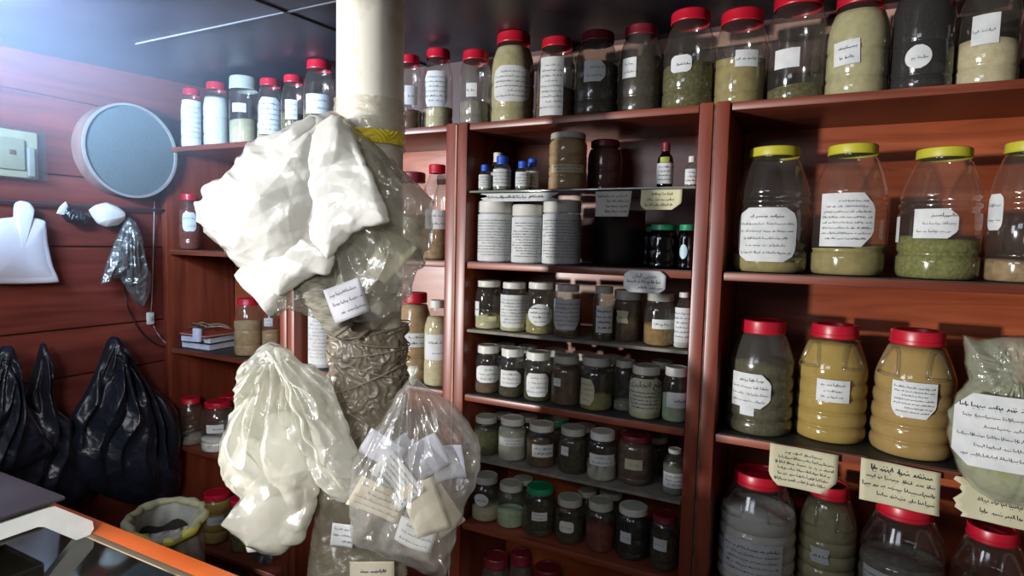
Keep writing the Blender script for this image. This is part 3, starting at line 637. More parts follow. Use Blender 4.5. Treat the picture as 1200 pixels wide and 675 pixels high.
def resample(pts, n):
    pts = [Vector((p[0], p[1])) for p in pts]; N = len(pts); out = []
    L = [0]
    for i in range(N): L.append(L[-1]+(pts[(i+1) % N]-pts[i]).length)
    for k in range(n):
        t = L[-1]*k/n; i = max(j for j in range(N) if L[j] <= t); u = (t-L[i])/(L[i+1]-L[i])
        p0, p1, p2, p3 = pts[i-1], pts[i], pts[(i+1) % N], pts[(i+2) % N]
        c = .5*((2*p1)+(p2-p0)*u+(2*p0-5*p1+4*p2-p3)*u*u+(3*p1-p0-3*p2+p3)*u**3)
        l = p1.lerp(p2, u); out.append(l.lerp(c, .35))
    return out
def puff(name, outline, base, nrm, T, mat, parent=None, folds=(), center=None, back=.6, na=190, nr=56, origin=None, edge=.0, seed=0, power=2.2, scale_px=600.):
    """closed bag-like skin: outline gives the silhouette, T the half thickness; folds crease it. base(px,py) -> point"""
    o = resample(outline, na); R = random.Random(seed)
    c = Vector(center) if center else sum(o, Vector((0, 0)))/len(o)
    nv = Vector(tuple(map(float, nrm))); V = []; Fc = []
    og = Vector(tuple(map(float, origin))) if origin is not None else Vector((0, 0, 0))
    def put(px, py, rr, side):
        b = Vector(tuple(map(float, base(px, py)))); x, y = px/scale_px, py/scale_px
        prof = max(0, 1-rr**power)**.5; fd = min(1, (1-rr)*5)
        h = T*prof*(1 if side == 0 else -back)
        for f in folds: h += f(x, y, side)*fd*(1 if side == 0 else -.8)
        return b+nv*h-og
    for side in (0, 1):
        for j in range(nr if side == 0 else nr-1):
            rr = (j+1)/nr if side == 0 else (j+1)/nr
            for i in range(na):
                p = c+(o[i]-c)*rr
                if edge: p += Vector((noise.noise(Vector((p.x*.06, p.y*.06, seed))), noise.noise(Vector((p.x*.06, p.y*.06, seed+5)))))*edge*rr
                V.append(put(p.x, p.y, rr, side))
        V.append(put(c.x, c.y, 0, side))
    A = 0; cA = nr*na; B = cA+1; cB = B+(nr-1)*na
    for i in range(na):
        k = (i+1) % na
        Fc.append((cA, A+k, A+i)); Fc.append((cB, B+i, B+k))
        for j in range(nr-1): Fc.append((A+j*na+i, A+j*na+k, A+(j+1)*na+k, A+(j+1)*na+i))
        for j in range(nr-2): Fc.append((B+j*na+k, B+j*na+i, B+(j+1)*na+i, B+(j+1)*na+k))
        Fc.append((B+(nr-2)*na+k, B+(nr-2)*na+i, A+(nr-1)*na+i, A+(nr-1)*na+k))
    o_ = mesh_obj(name, V, Fc, mat, parent, True); return o_
NC = -FW   # towards the camera, for things that hang facing the room
NCH = np.array([-FW[0], -FW[1], 0]); NCH /= np.linalg.norm(NCH)
def at_depth(D): return lambda px, py: atd(px, py, D)

# pole -------------------------------------------------
DP = 1.36; pc = atd(433.5, 190, DP); PR = 38.8/700*DP*.985
pole = empty('support_pole', (pc[0], pc[1], ZF), 'round cream painted support pole from floor to ceiling wrapped with tape', 'pole')
PX, PY = pc[0], pc[1]
m = MB(); zs = np.linspace(0, ZC-ZF-.001, 60)
m.lathe([(PR, z) for z in zs], seg=64); m.f += [tuple(range(64))[::-1]]
m.build('pole_shaft', speckle('chipped_cream_paint', (120, 112, 90), (242, 238, 222), 9, .42, .25, 8, c3=(238, 234, 216), contrast=.32), pole, True)
def band(name, z0, z1, off, mat, seed, amp=.003, fr=30, a0=0, a1=2*PI, nz=30, na=120, par=None):
    V = []; Fc = []
    for j in range(nz+1):
        for i in range(na+1):
            a = a0+(a1-a0)*i/na; z = z0+(z1-z0)*j/nz
            q = noise.noise(Vector((math.cos(a)*2, math.sin(a)*2, z*fr+seed)))*amp*1.5+amp*.9*tri(z*fr*1.3+a*1.1+noise.noise(Vector((a*3, z*18, seed)))*1.4)
            r = PR+off+max(q, -off*.7); V.append((r*math.cos(a), r*math.sin(a), z-ZF))
    for j in range(nz):
        for i in range(na): k = j*(na+1)+i; Fc.append((k, k+1, k+na+2, k+na+1))
    return mesh_obj(name, V, Fc, mat, par or pole, True)
def pz(py): return aty(433, py, PY-PR*.7)[2]
band('clear_tape', pz(172), pz(112), .003, film('tape_film', (240, 234, 214), .30, .2, .3, .05, 8, .3), 3, .0016, 60)
band('yellow_tape', pz(167), pz(151), .007, speckle('yellow_tape_film', (232, 210, 50), (250, 232, 90), 20, .3, .2), 5, .002, 50, a0=-2.1, a1=.3)
band('plastic_wrap', pz(385), pz(525), .012, film('brown_wrap', (150, 140, 122), .92, .32, .25, .05, 10, .5), 8, .005, 22, nz=90, na=160)
band('plastic_wrap', pz(525), ZF+.02, .006, film('brown_wrap', (150, 140, 122), .92, .32, .25, .05, 10, .5), 9, .004, 12, nz=60)
cord = plain('string', (150, 140, 118), .8)
for py, s in ((392, .02), (402, -.015), (415, .01), (432, -.03), (447, .04)):
    pts = [((PR+.02)*math.cos(a), (PR+.02)*math.sin(a), pz(py)-ZF+s*math.sin(a+1)) for a in np.linspace(0, 2*PI, 60)]
    MB().tube(pts, .0016, 6).build('tie_string', cord, pole, True)

# top bag ----------------------------------------------
def P3(px, py, D): return atd(px, py, D)
WF = film('white_bag_film', (242, 242, 234), .93, .28, .3, .04, 4, .5)
CF = film('clear_bag_film', (190, 188, 170), .34, .16, .4, .10, 10, .8)
CF2 = film('thin_clear_film', (196, 196, 190), .16, .14, .4, .09, 8, .8)
D1 = 1.24
b1 = empty('bulging_bag', P3(400, 135, D1), 'huge crumpled white and clear plastic bag tied high on the pole', 'plastic bag', 'plastic bags hanging on the pole')
og = P3(400, 135, D1)
wo = [(385,130),(403,140),(415,160),(428,185),(444,222),(459,258),(447,262),(430,268),(412,282),(398,296),(388,312),(360,322),(340,340),(325,345),(308,350),(296,330),(280,312),(262,292),(244,276),(232,258),(231,243),(240,226),(262,208),(283,197),(287,181),(296,170),(320,158),(352,143)]
puff('white_sheet', wo, at_depth(D1), NCH, .085, WF, b1, [crumple(3, 2.6, .036, 5, .9), crumple(9, 7, .010, 5, .8), crumple(19, 13, .005, 4, .6)], center=(355, 235), origin=og, back=.35, edge=5, seed=2, na=260, nr=84)
ro = [(392,134),(410,142),(430,160),(452,182),(475,202),(500,226),(508,236),(506,262),(500,292),(490,325),(476,352),(462,372),(440,388),(420,384),(395,378),(372,356),(345,340),(330,320),(345,250),(372,180)]
puff('clear_skirt', ro, at_depth(D1+.05), NCH, .080, film('smoky_bag_film', (212, 210, 194), .50, .16, .4, .08, 6, .9), b1, [radial((395/600, 134/600), 2.2, .018, 4, .7), crumple(31, 5, .018, 6)], center=(430, 270), origin=og, back=.1, edge=4, seed=6, na=230, nr=70)
for nm, pts, dd, T_, sd, ctr in (
    ('front_flap', [(388,131),(400,138),(414,160),(430,190),(446,226),(459,258),(444,263),(426,268),(408,280),(394,294),(384,306),(368,290),(352,262),(340,228),(346,192),(362,158)], -.060, .022, 77, (398, 222)),
    ('side_fold', [(232,242),(244,224),(262,208),(288,198),(312,206),(330,228),(334,256),(322,284),(306,300),(288,308),(270,296),(250,280),(236,262)], -.030, .040, 78, (285, 252)),
    ('lower_fold', [(300,286),(326,270),(352,268),(376,282),(392,300),(384,318),(362,326),(342,340),(326,346),(310,330),(300,310)], -.050, .026, 79, (345, 305)),
    ('shoulder_fold', [(286,196),(290,178),(310,162),(340,148),(368,138),(380,146),(372,166),(350,186),(322,200),(300,206)], -.042, .028, 80, (330, 175))):
    puff(nm, pts, at_depth(D1+dd), NCH, T_, WF, b1, [crumple(sd, 5, .012, 5, .8), crumple(sd+9, 13, .0045, 4, .6)], center=ctr, origin=og, back=.3, edge=3, seed=sd, na=150, nr=44)
# contents showing at its foot
bo = [(275,322),(292,304),(312,300),(334,318),(338,342),(330,362),(318,371),(300,350),(286,338)]
puff('white_corner', bo, at_depth(D1-.03), NCH, .03, film('white_bag_bright', (240, 240, 232), .97, .3, .3, .05, 8, .3), b1, [crumple(12, 9, .008, 5)], origin=og, seed=3, na=120, nr=36)
go = [(310,352),(330,338),(352,336),(372,346),(380,362),(368,372),(352,366),(338,362),(322,372),(312,366)]
puff('gathered_edge', go, at_depth(D1-.01), NCH, .03, film('clear_bag_film', (190, 188, 170), .34), b1, [crumple(15, 14, .014, 6)], origin=og, seed=3, na=120, nr=36)
def packet(name, a, b, r, D, label, tone, seed):
    A, B = Vector(tuple(P3(*a, D))), Vector(tuple(P3(*b, D+.01))); ax = (B-A); n = 40
    t = ax.normalized(); u = t.cross(Vector(tuple(NC))).normalized(); w = t.cross(u); V = []; Fc = []; na = 48
    for j in range(n+1):
        s = j/n; rr = r*(1 if .06 < s < .94 else .75)
        for i in range(na):
            th = 2*PI*i/na; q = rr*(1+.10*tri(s*5+th*.5+seed)*math.sin(3*th+seed+s*3)+.05*noise.noise(Vector((th, s*9, seed))))
            V.append(A+ax*s+(u*math.cos(th)*q+w*math.sin(th)*q*.7)-A)
    for j in range(n):
        for i in range(na): Fc.append((j*na+i, j*na+(i+1) % na, (j+1)*na+(i+1) % na, (j+1)*na+i))
    Fc += [tuple(range(na))[::-1], tuple(n*na+i for i in range(na))]
    return tag(mesh_obj(name, V, Fc, tone, None, True, A), label, 'packet', 'rolled packets in the top bag')
grp = speckle('printed_grey_paper', (88, 84, 72), (150, 146, 130), 55, .6, .3, stretch=(1, 1, 4))
packet('rolled_packet', (338, 300), (404, 388), .030, D1-.02, 'thick rolled grey-brown packet slanting out of the bottom of the top bag', grp, 1)
packet('rolled_packet', (368, 318), (428, 392), .024, D1+.03, 'second rolled packet behind, nearer the pole', speckle('dark_packet', (70, 62, 50), (116, 106, 88), 40, .5, .4), 4)
def slip(cx, cy, w, h, rot, D, label, mat=None, lines=4, bend=.02, seed=0, group='paper slips in the bags', cat='paper slip', tilt=0, bold=1.2, name='paper_slip', fold=.0):
    """flat paper facing the room, w and h in metres, rot in degrees"""
    C = P3(cx, cy, D); r = math.radians(rot); R0 = np.array([RT[0], RT[1], 0]); R0 /= np.linalg.norm(R0); U0 = np.array([0, 0, 1.])
    ex = R0*math.cos(r)+U0*math.sin(r); ey = -R0*math.sin(r)+U0*math.cos(r); N = NCH
    if tilt: ex = ex*math.cos(tilt)+N*math.sin(tilt); N = np.cross(ex, ey)
    def mp(u, v, off): return tuple(ex*u+ey*v+N*(off+bend*math.cos(u/w*2.6)*math.cos(v/h*1.7+seed)+fold*abs(u)))
    o = paper(name, mp, w, h, 'rect', mat or PAPER(), None, 10, 10); o.location = tuple(C)
    sd = o.modifiers.new('thickness', 'SOLIDIFY'); sd.thickness = .0005; sd.offset = -1
    if lines: scribble(mp, w, h, 'rect', lines, 900+seed+int(cx), o, bold=bold, mat=plain('grey_ink', (70, 70, 84), .8))
    return tag(o, label, cat, group)
slip(407, 352, .075, .07, 22, D1-.07, 'tilted greyish label with lines of writing at the bottom of the top bag', speckle('lilac_grey_paper', (158, 158, 162), (184, 184, 188), 12, .7, .1), lines=3, seed=1)
slip(455, 300, .07, .10, -38, D1-.0, 'blank pale slip seen through the clear right side of the top bag', CREAM(), 0, seed=2)

# left white bag ---------------------------------------
D2 = 1.22
og = P3(322, 404, D2); b2 = empty('knotted_bag', og, 'cloudy white plastic bag knotted at the top and hanging left of the pole', 'plastic bag', 'plastic bags hanging on the pole')
CW = film('cloudy_bag_film', (246, 246, 230), .62, .2, .35, .06, 4, .7)
lo = [(318,402),(330,404),(342,418),(350,440),(358,470),(366,505),(374,540),(374,575),(368,605),(356,632),(338,646),(318,649),(300,640),(282,626),(266,612),(276,594),(284,580),(270,566),(261,545),(260,522),(268,492),(280,462),(290,442),(282,436),(296,414)]
k2 = (322/600, 400/600)
puff('bag_body', lo, at_depth(D2), NCH, .075, CW, b2, [radial(k2, 2.0, .028, 7, .5), crumple(21, 3, .018, 5, .8)], center=(318, 545), origin=og, edge=3, seed=8, na=230, nr=80)
fo = [(322,404),(338,410),(352,424),(368,428),(382,440),(396,470),(408,500),(418,530),(428,558),(424,582),(408,590),(392,584),(378,570),(362,540),(350,500),(338,450)]
puff('bag_flap', fo, at_depth(D2-.012), NCH, .048, film('cloudy_flap', (240, 240, 226), .55, .2, .35, .05, 7, .6), b2, [radial(k2, 4, .018, 9, .55), crumple(22, 4, .010, 5)], center=(385, 510), origin=og, edge=2, seed=9, na=190, nr=60)
ho = [(300,412),(316,402),(324,406),(318,424),(302,440),(286,452),(278,446),(288,426)]
puff('bag_handle', ho, at_depth(D2-.01), NCH, .025, film('handle_film', (226, 226, 216), .4, .2, .4, .06), b2, [crumple(25, 14, .008, 5)], origin=og, seed=9, na=110, nr=30)
# raised gathered seams running from the knot
for pts in (((324,405),(346,430),(366,475),(384,520),(400,545),(414,562)),):
    q = resample(list(pts)+list(pts)[::-1][1:-1], 120)[:61]
    m = MB(); P = [Vector(tuple(P3(p.x+2*math.sin(i*.5), p.y, D2)+NCH*(.084+.003*math.sin(i*.6)-.06*abs(i/60-.5)*1.0)-og)) for i, p in enumerate(q)]
    m.tube(P, [.0028+.0008*math.sin(i*.9) for i in range(len(P))], 8).build('gathered_fold', CW, b2, True)

for cx, cy, w_, h_, rot, d in ((296, 545, .09, .10, -25, 'bright white packet on the left inside the knotted bag'), (318, 612, .12, .10, 12, 'large white packet at the bottom inside the knotted bag'), (334, 520, .07, .13, 8, 'upright white packet on the right inside the knotted bag')):
    C0 = P3(cx, cy, D2+.01); r_ = math.radians(rot); R0 = np.array([RT[0], RT[1], 0]); R0 /= np.linalg.norm(R0)
    pm = []
    for (u, v) in ((-1,-1),(-.3,-1.05),(.5,-.98),(1,-.9),(1.03,0),(.97,.95),(.2,1.02),(-.95,.97),(-1.02,.1)): pm.append((cx+(u*w_/2*math.cos(r_)-v*h_/2*math.sin(r_))*700/D2, cy-(u*w_/2*math.sin(r_)+v*h_/2*math.cos(r_))*700/D2))
    pk = puff('paper_packet', pm, at_depth(D2+.01), NCH, .022, speckle('white_packet_paper', (222, 222, 214), (240, 240, 234), 9, .7, .1), None, [crumple(int(cx), 5, .006, 4)], origin=C0, na=80, nr=20); pk.location = tuple(C0)
    tag(pk, d, 'packet', 'white packets inside the knotted bag')
# right clear bag --------------------------------------
D3 = 1.20
og = P3(484, 440, D3); b3 = empty('slip_bag', og, 'clear plastic bag full of loose written slips hanging right of the pole', 'plastic bag', 'plastic bags hanging on the pole')
ko = [(483,437),(490,444),(504,456),(528,470),(546,490),(560,512),(564,536),(560,562),(548,588),(538,612),(532,640),(524,676),(504,672),(478,660),(448,648),(428,640),(414,632),(410,600),(408,568),(414,535),(432,508),(450,486),(466,462)]
puff('bag_skin', ko, at_depth(D3), NCH, .075, film('slip_bag_film', (206, 204, 196), .32, .16, .4, .06, 4, .6), b3, [radial((484/600, 438/600), 4.4, .014, 5, .30), crumple(41, 8, .012, 6)], center=(485, 560), origin=og, edge=2, seed=12, na=220, nr=76)
MB().lathe([(.003, -.02), (.009, -.008), (.006, 0), (.012, .012), (.008, .02), (0, .02)], seg=16).build('knot', CW, b3, True)
blue = speckle('bluish_paper', (186, 190, 206), (208, 212, 224), 12, .8, .1)
bei = speckle('beige_paper', (196, 186, 162), (218, 210, 188), 12, .8, .1)
S = [(446,528,.085,.055,-30,0,blue,0,'pale blue slip with its corner highest on the left inside the clear bag'),
     (476,540,.09,.06,-50,.02,blue,0,'folded pale blue slip under the knot side of the clear bag'),
     (500,538,.08,.07,30,.01,blue,0,'pale blue slip standing upright in the middle of the clear bag'),
     (530,545,.065,.07,10,.02,blue,0,'square bluish slip at the right bulge of the clear bag'),
     (462,565,.10,.065,-48,-.03,PAPER(),5,'white slip with dense writing lines slanting down right, front of the clear bag'),
     (440,588,.11,.07,-28,-.015,bei,4,'beige slip with bold writing low on the left of the clear bag'),
     (500,595,.07,.11,20,-.02,bei,0,'crumpled beige slip hanging down the middle of the clear bag'),
     (488,628,.08,.05,-15,-.005,PAPER(),3,'small white slip with faint lines near the bottom of the clear bag'),
     (520,600,.06,.09,35,.01,bei,0,'blank beige slip against the lower right edge of the clear bag')]
for i, (cx, cy, w, h, rot, dd, mt, ln, d) in enumerate(S): slip(485+(cx-485)*.9, cy-2, w, h, rot, D3+dd, d, mt, ln, .012, i, tilt=.25*math.sin(i*2.1), fold=.15 if not ln else 0)
# clear pouch low between the two bags
po = [(378,560),(400,575),(418,560),(432,580),(452,610),(470,640),(478,672),(470,700),(372,700),(360,672),(366,620)]
og = P3(400, 570, 1.27); b4 = empty('clear_pouch', og, 'dusty clear pouch low on the pole between the two hanging bags', 'plastic bag', 'plastic bags hanging on the pole')
puff('pouch_skin', po, at_depth(1.27), NCH, .03, film('beige_pouch', (176, 170, 148), .55, .18, .4, .08, 9, .7), b4, [crumple(51, 8, .010, 5)], origin=og, seed=14, na=150, nr=44)
slip(401, 628, .045, .05, -6, 1.21, 'small white sticker on the dusty clear pouch', lines=3, seed=4, bend=.004)
slip(436, 668, .09, .035, 2, 1.205, 'beige strip with bold dark writing at the bottom edge below the pole', bei, 1, .004, 7, bold=2.4)

# tags on the shelf lips --------------------------------
def shelf_tag(px0, px1, py0, py1, y, label, shape, mat, lines, curl=.01, seed=0, slant=0, head=False, ar=None):
    A, B = aty(px0, (py0+py1)/2, y), aty(px1, (py0+py1)/2, y); Tz = aty((px0+px1)/2, py0, y)[2]; Bz = aty((px0+px1)/2, py1, y)[2]
    w = B[0]-A[0]; h = Tz-Bz; C = np.array([(A[0]+B[0])/2, y, (Tz+Bz)/2])
    def mp(u, v, off): return (u, -off-curl*((.5-v/h)**2)*1.2-.0015*math.sin(u*60+seed), v+slant*u)
    o = paper('paper_tag', mp, w, h, shape, mat, None, 12, 10); o.location = tuple(C)
    sd = o.modifiers.new('thickness', 'SOLIDIFY'); sd.thickness = .0006; sd.offset = -1
    tp = .8
    if ar: arabic(mp, ar, 0, h*.24, h*.24, o); tp = .2
    if lines: scribble(mp, w, h, shape, lines, 700+seed, o, top=tp, head=head, bold=1.5, size=min(h*.8/max(lines,1)*.5, .0085))
    return tag(o, label, 'paper tag', 'handwritten tags on the shelf edges')
yt = 1.588
AL = '\uFEE5\uFE8E\uFE92\uFEDF\uFE8D \uFEF0\uFEBC\uFEA3'
shelf_tag(731, 780, 317, 343, yt, 'white cut-corner tag with Arabic heading under the shelf of black jars', 'oct', PAPER(), 2, .004, 1, ar=AL)
shelf_tag(697, 740, 224, 254, 1.597, 'grey crinkled tag hanging from the glass shelf over the black carton', 'trap', speckle('grey_tag', (160, 158, 148), (186, 184, 174), 14, .8, .2), 4, .01, 2)
shelf_tag(751, 799, 222, 246, 1.597, 'yellowish tag with clipped lower corners hanging from the glass shelf', 'cutb', speckle('yellow_tag', (190, 186, 146), (210, 206, 168), 14, .8, .2), 3, .008, 3)
shelf_tag(568, 650, 226, 236, 1.597, 'long narrow white strip folded over the left half of the glass shelf edge', 'torn', PAPER(), 1, .004, 4)
shelf_tag(901, 982, 526, 572, yt, 'cream tag with dense handwriting on the lower right shelf edge, left one', 'cutb', CREAM(), 6, .012, 5, slant=-.03)
shelf_tag(1007, 1102, 545, 592, yt, 'cream tag with short bold heading, middle one on the lower right shelf edge', 'rect', CREAM(), 4, .014, 6, slant=-.05, head=True)
shelf_tag(1121, 1225, 568, 612, yt, 'creased cream tag under the hanging green bag at the right edge', 'torn', CREAM(), 3, .014, 7, slant=-.05)

# black carton on the shelf
c = aty(718, 290, 1.655); bx = empty('black_carton', (c[0], 1.71, Z1+.0015), 'plain black carton with a shiny corner between the white tubs and black jars', 'box')
m = MB().box(-.055, .055, -.055, .055, 0, .155, .002).build('carton_body', plain('black_card', (14, 14, 17), .35), bx, True, sharp=.6); m.rotation_euler.z = .75
m = MB().box(-.056, .056, -.056, .056, .156, .162, .001).build('carton_lid', plain('black_card', (14, 14, 17), .35), bx, True, sharp=.6); m.rotation_euler.z = .75

# green bag at right ------------------------------------
og = P3(1160, 400, 1.49)
b5 = empty('herb_bag', og, 'clear bag of greenish powder with big white label at the right edge', 'plastic bag')
def rb(px, py): return aty(px, py, 1.575)
ho = [(1128,392),(1150,398),(1180,392),(1215,396),(1250,400),(1252,450),(1262,500),(1262,545),(1240,580),(1205,596),(1165,588),(1140,572),(1122,550),(1112,520),(1110,485),(1120,462),(1134,444),(1130,420)]
puff('bag_skin', ho, rb, (0, -1, 0), .075, film('green_bag_film', (200, 204, 180), .50, .16, .4, .05, 5, .7), b5, [crumple(61, 8, .010, 6), radial((1185/600, 430/600), 4, .008, 5, .25)], center=(1185, 500), origin=og, edge=2, seed=15, back=.2, na=200, nr=60)
hi = [(1140,455),(1180,448),(1235,450),(1256,500),(1256,545),(1236,574),(1205,588),(1168,580),(1144,566),(1127,546),(1117,518),(1116,488)]
puff('contents', hi, rb, (0, -1, 0), .064, speckle('contents_green_powder', (128, 130, 92), (166, 168, 128), 22, .85, .3), b5, [crumple(62, 8, .006, 4)], center=(1185, 515), origin=og, seed=16, back=.15, na=120, nr=36)
C = aty(1176, 497, 1.575); 
def mpb(u, v, off): return (C[0]+u-og[0], 1.575-.095-off+.45*(u-.02)**2*3-og[1], C[2]+v-og[2])
lp = paper('paper_label', mpb, .20, .150, 'oct', PAPER(), b5, 14, 10)
scribble(mpb, .20, .150, 'oct', 6, 88, lp, bold=1.2, head=True)

# ------------------------------------------------------------------ things on the plank wall
def onwall(off): return lambda px, py: atx(px, py, XW+off)
# sieve
sv = empty('round_sieve', (XW+.001, 1.437, .325), 'large round flour sieve hanging on the plank wall', 'sieve')
def ring(r0, r1, x0, x1, seg=72):
    m = MB(); V = []
    for k in range(seg):
        a = 2*PI*k/seg
        for r, x in ((r0, x0), (r1, x0), (r1, x1), (r0, x1)): V.append((x, r*math.cos(a), r*math.sin(a)))
    return m.add(V, [(4*k+j, 4*k+(j+1) % 4, 4*((k+1) % seg)+(j+1) % 4, 4*((k+1) % seg)+j) for k in range(seg) for j in range(4)])
ring(.174, .179, .0, .075).build('hoop', wood('pale_hoop', (116, 88, 80), (146, 116, 104), 'z', .6), sv, True, sharp=.6)
ring(.1725, .1815, .070, .079).build('rim_band', plain('tin_rim', (150, 146, 142), .4), sv, True, sharp=.6)
me_ = speckle('wire_mesh_cloth', (78, 88, 90), (104, 114, 116), 260, .7, .3)
m = MB(); V = [(.070, 0, 0)]+[(.070, .174*math.cos(2*PI*k/64), .174*math.sin(2*PI*k/64)) for k in range(64)]
m.add(V, [(0, 1+k, 1+(k+1) % 64) for k in range(64)]).build('mesh_screen', me_, sv)
# wrapped switch box
sb = empty('fuse_box', (XW+.001, 1.03, .27), 'cream fuse box behind clear plastic at the left edge', 'fuse box')
crm = plain('aged_cream_plastic', (166, 164, 136), .5)
MB().box(0, .035, -.12, .105, -.085, .075, .006).build('box_body', crm, sb, True, sharp=.6)
MB().box(.034, .048, -.12, .06, -.06, .045, .004).build('front_cover', plain('grey_cream_plastic', (150, 150, 126), .5), sb, True, sharp=.6)
MB().box(.047, .056, -.06, -.03, -.03, .01, .002).build('switch', plain('dark_switch', (40, 44, 44), .4), sb, True, sharp=.6)
MB().box(.047, .054, .015, .03, -.01, .005, .001).build('indicator', plain('brown_button', (90, 70, 50), .4), sb, True)
MB().box(.034, .05, .068, .09, -.08, .02, .004).build('conduit_block', plain('grey_block', (140, 142, 136), .5), sb, True)
MB().box(-.0, .062, -.125, .12, -.092, .082, .004).build('plastic_cover', PET(), sb, True, sharp=.6)
# rail and small hanging bundles
rail = [(XW+.03, y, .102+.002*math.sin(y*9)) for y in np.linspace(.6, 1.6, 20)]
o = MB().tube(rail, .0055, 8).build('hanging_rail', plain('dark_rail', (58, 52, 56), .5), None, True); tag(o, 'thin dark rail running along the plank wall under the sieve', 'rail')
def wallbag(name, out, off, T, mat, label, folds, cat='plastic bag', group=None, part='bag_skin', center=None, **k):
    c0 = atx(out[0][0], out[0][1], XW+off); r = empty(name, c0, label, cat, group)
    puff(part, out, onwall(off), (1, 0, 0), T, mat, r, folds, origin=c0, center=center, **k); return r, c0
r, c0 = wallbag('paper_bag', [(16,254),(20,244),(17,238),(24,235),(34,237),(40,244),(37,254),(53,259),(56,285),(62,312),(69,331),(30,333),(-10,333),(-22,330),(-20,290),(-10,262),(0,256)], .055, .03, speckle('white_bag_paper', (204, 204, 214), (224, 224, 232), 7, .7, .15), 'white paper bag hanging from the rail at the left edge', [crumple(71, 3, .010, 4)], 'paper bag', center=(22, 296), na=140, nr=40, seed=3, back=.9)
wallbag('black_bundle', [(70,244),(78,239),(88,242),(98,248),(106,254),(102,262),(90,264),(78,260),(72,252)], .045, .022, film('black_film', (18, 18, 24), .98, .25, .1, .08, 14, .8), 'small crumpled black plastic bundle tucked on the rail', [crumple(72, 16, .010, 5)], na=100, nr=26)
wallbag('white_scrap', [(66,250),(70,242),(77,236),(80,243),(75,252)], .06, .008, WF, 'tiny white plastic scrap at the left end of the black bundle', [crumple(78, 20, .004, 4)], na=60, nr=16)
wallbag('white_bundle', [(104,246),(112,240),(124,237),(136,241),(145,248),(146,257),(138,264),(124,266),(114,262),(108,254)], .05, .028, WF, 'crumpled whitish plastic bundle stuffed behind the rail', [crumple(73, 15, .014, 5)], na=120, nr=30)
wallbag('empty_clear_bag', [(150,254),(158,258),(165,275),(170,300),(177,322),(176,342),(168,360),(156,352),(148,338),(140,326),(128,328),(118,334),(122,314),(130,294),(140,270)], .06, .03, film('greyish_clear_film', (110, 118, 116), .55, .14, .3, .14, 10, 1.0), 'limp clear plastic bag hanging from the rail below the white bundle', [radial((151/600, 254/600), 4, .012, 3, .3), crumple(74, 11, .010, 5)], na=160, nr=44, seed=4)
BF = lambda: film('black_bag_film', (26, 29, 40), .99, .34, .05, .0, 7, .6)
GKB = 'black plastic bags on the plank wall'
wallbag('black_bag', [(126,398),(133,393),(141,397),(148,412),(158,430),(172,450),(192,464),(205,480),(208,510),(211,545),(207,580),(186,596),(150,590),(118,580),(96,562),(84,535),(86,508),(84,488),(96,468),(108,445),(118,420)], .10, .085, BF(), 'largest shiny black bag bulging below the clear bag, beside the corner shelves', [radial((133/600, 392/600), 3.6, .030, 6, .5), crumple(81, 8, .026, 6)], group=GKB, center=(148, 510), na=220, nr=70, seed=7)
wallbag('black_bag', [(47,404),(52,402),(55,425),(58,455),(64,478),(82,492),(104,515),(116,560),(96,592),(60,600),(26,585),(10,535),(18,490),(32,450),(42,425)], .08, .06, BF(), 'narrow-necked black bag, middle one of the row on the plank wall', [radial((50/600, 402/600), 3.2, .022, 8, .5), crumple(82, 8, .016, 6)], group=GKB, center=(55, 510), na=180, nr=56, seed=8)
wallbag('black_bag', [(2,406),(14,405),(20,425),(24,455),(34,485),(52,512),(60,532),(30,545),(0,556),(-40,570),(-60,520),(-40,460),(-14,425)], .14, .07, BF(), 'matt black bag cut off by the left edge of the picture', [radial((8/600, 404/600), 3.2, .018, 9, .5), crumple(83, 7, .012, 5)], group=GKB, center=(5, 490), na=160, nr=50, seed=9)
# cables
def cable(name, pts, r, mat, label):
    P = resample(list(pts)+list(pts)[::-1][1:-1], 2*len(pts)*6)[:len(pts)*6+1]
    o = MB().tube([atx(p.x, p.y, XW+.012+.01*math.sin(i*.4)**2) for i, p in enumerate(P)], r, 6).build(name, mat, None, True); return tag(o, label, 'cable')
cable('black_cable', [(141,262),(143,300),(145,335),(150,360),(158,378),(168,392),(180,402),(193,407)], .0028, plain('black_rubber', (24, 22, 24), .5), 'thin black cable looping down from the clear bag to the corner shelf')
cable('white_cable', [(181,236),(180,280),(179,320),(178,352),(177,366)], .0022, plain('white_rubber', (168, 158, 158), .5), 'thin pale cable running straight down beside the corner shelf')
cable('white_cable', [(179,380),(184,390),(192,400),(199,405)], .0018, plain('white_rubber', (168, 158, 158), .5), 'short pale cable from the white switch to the corner shelf')
c = atx(176, 373, XW+.022); sw = empty('cable_switch', c, 'small white inline switch on the pale cable by the corner shelf', 'switch')
MB().box(-.008, .008, -.014, .014, -.026, .026, .006).build('switch_body', WHTL(), sw, True, sharp=.6)
MB().box(.007, .011, -.006, .006, -.01, .01, .002).build('rocker', plain('grey_rocker', (170, 170, 170), .4), sw, True)

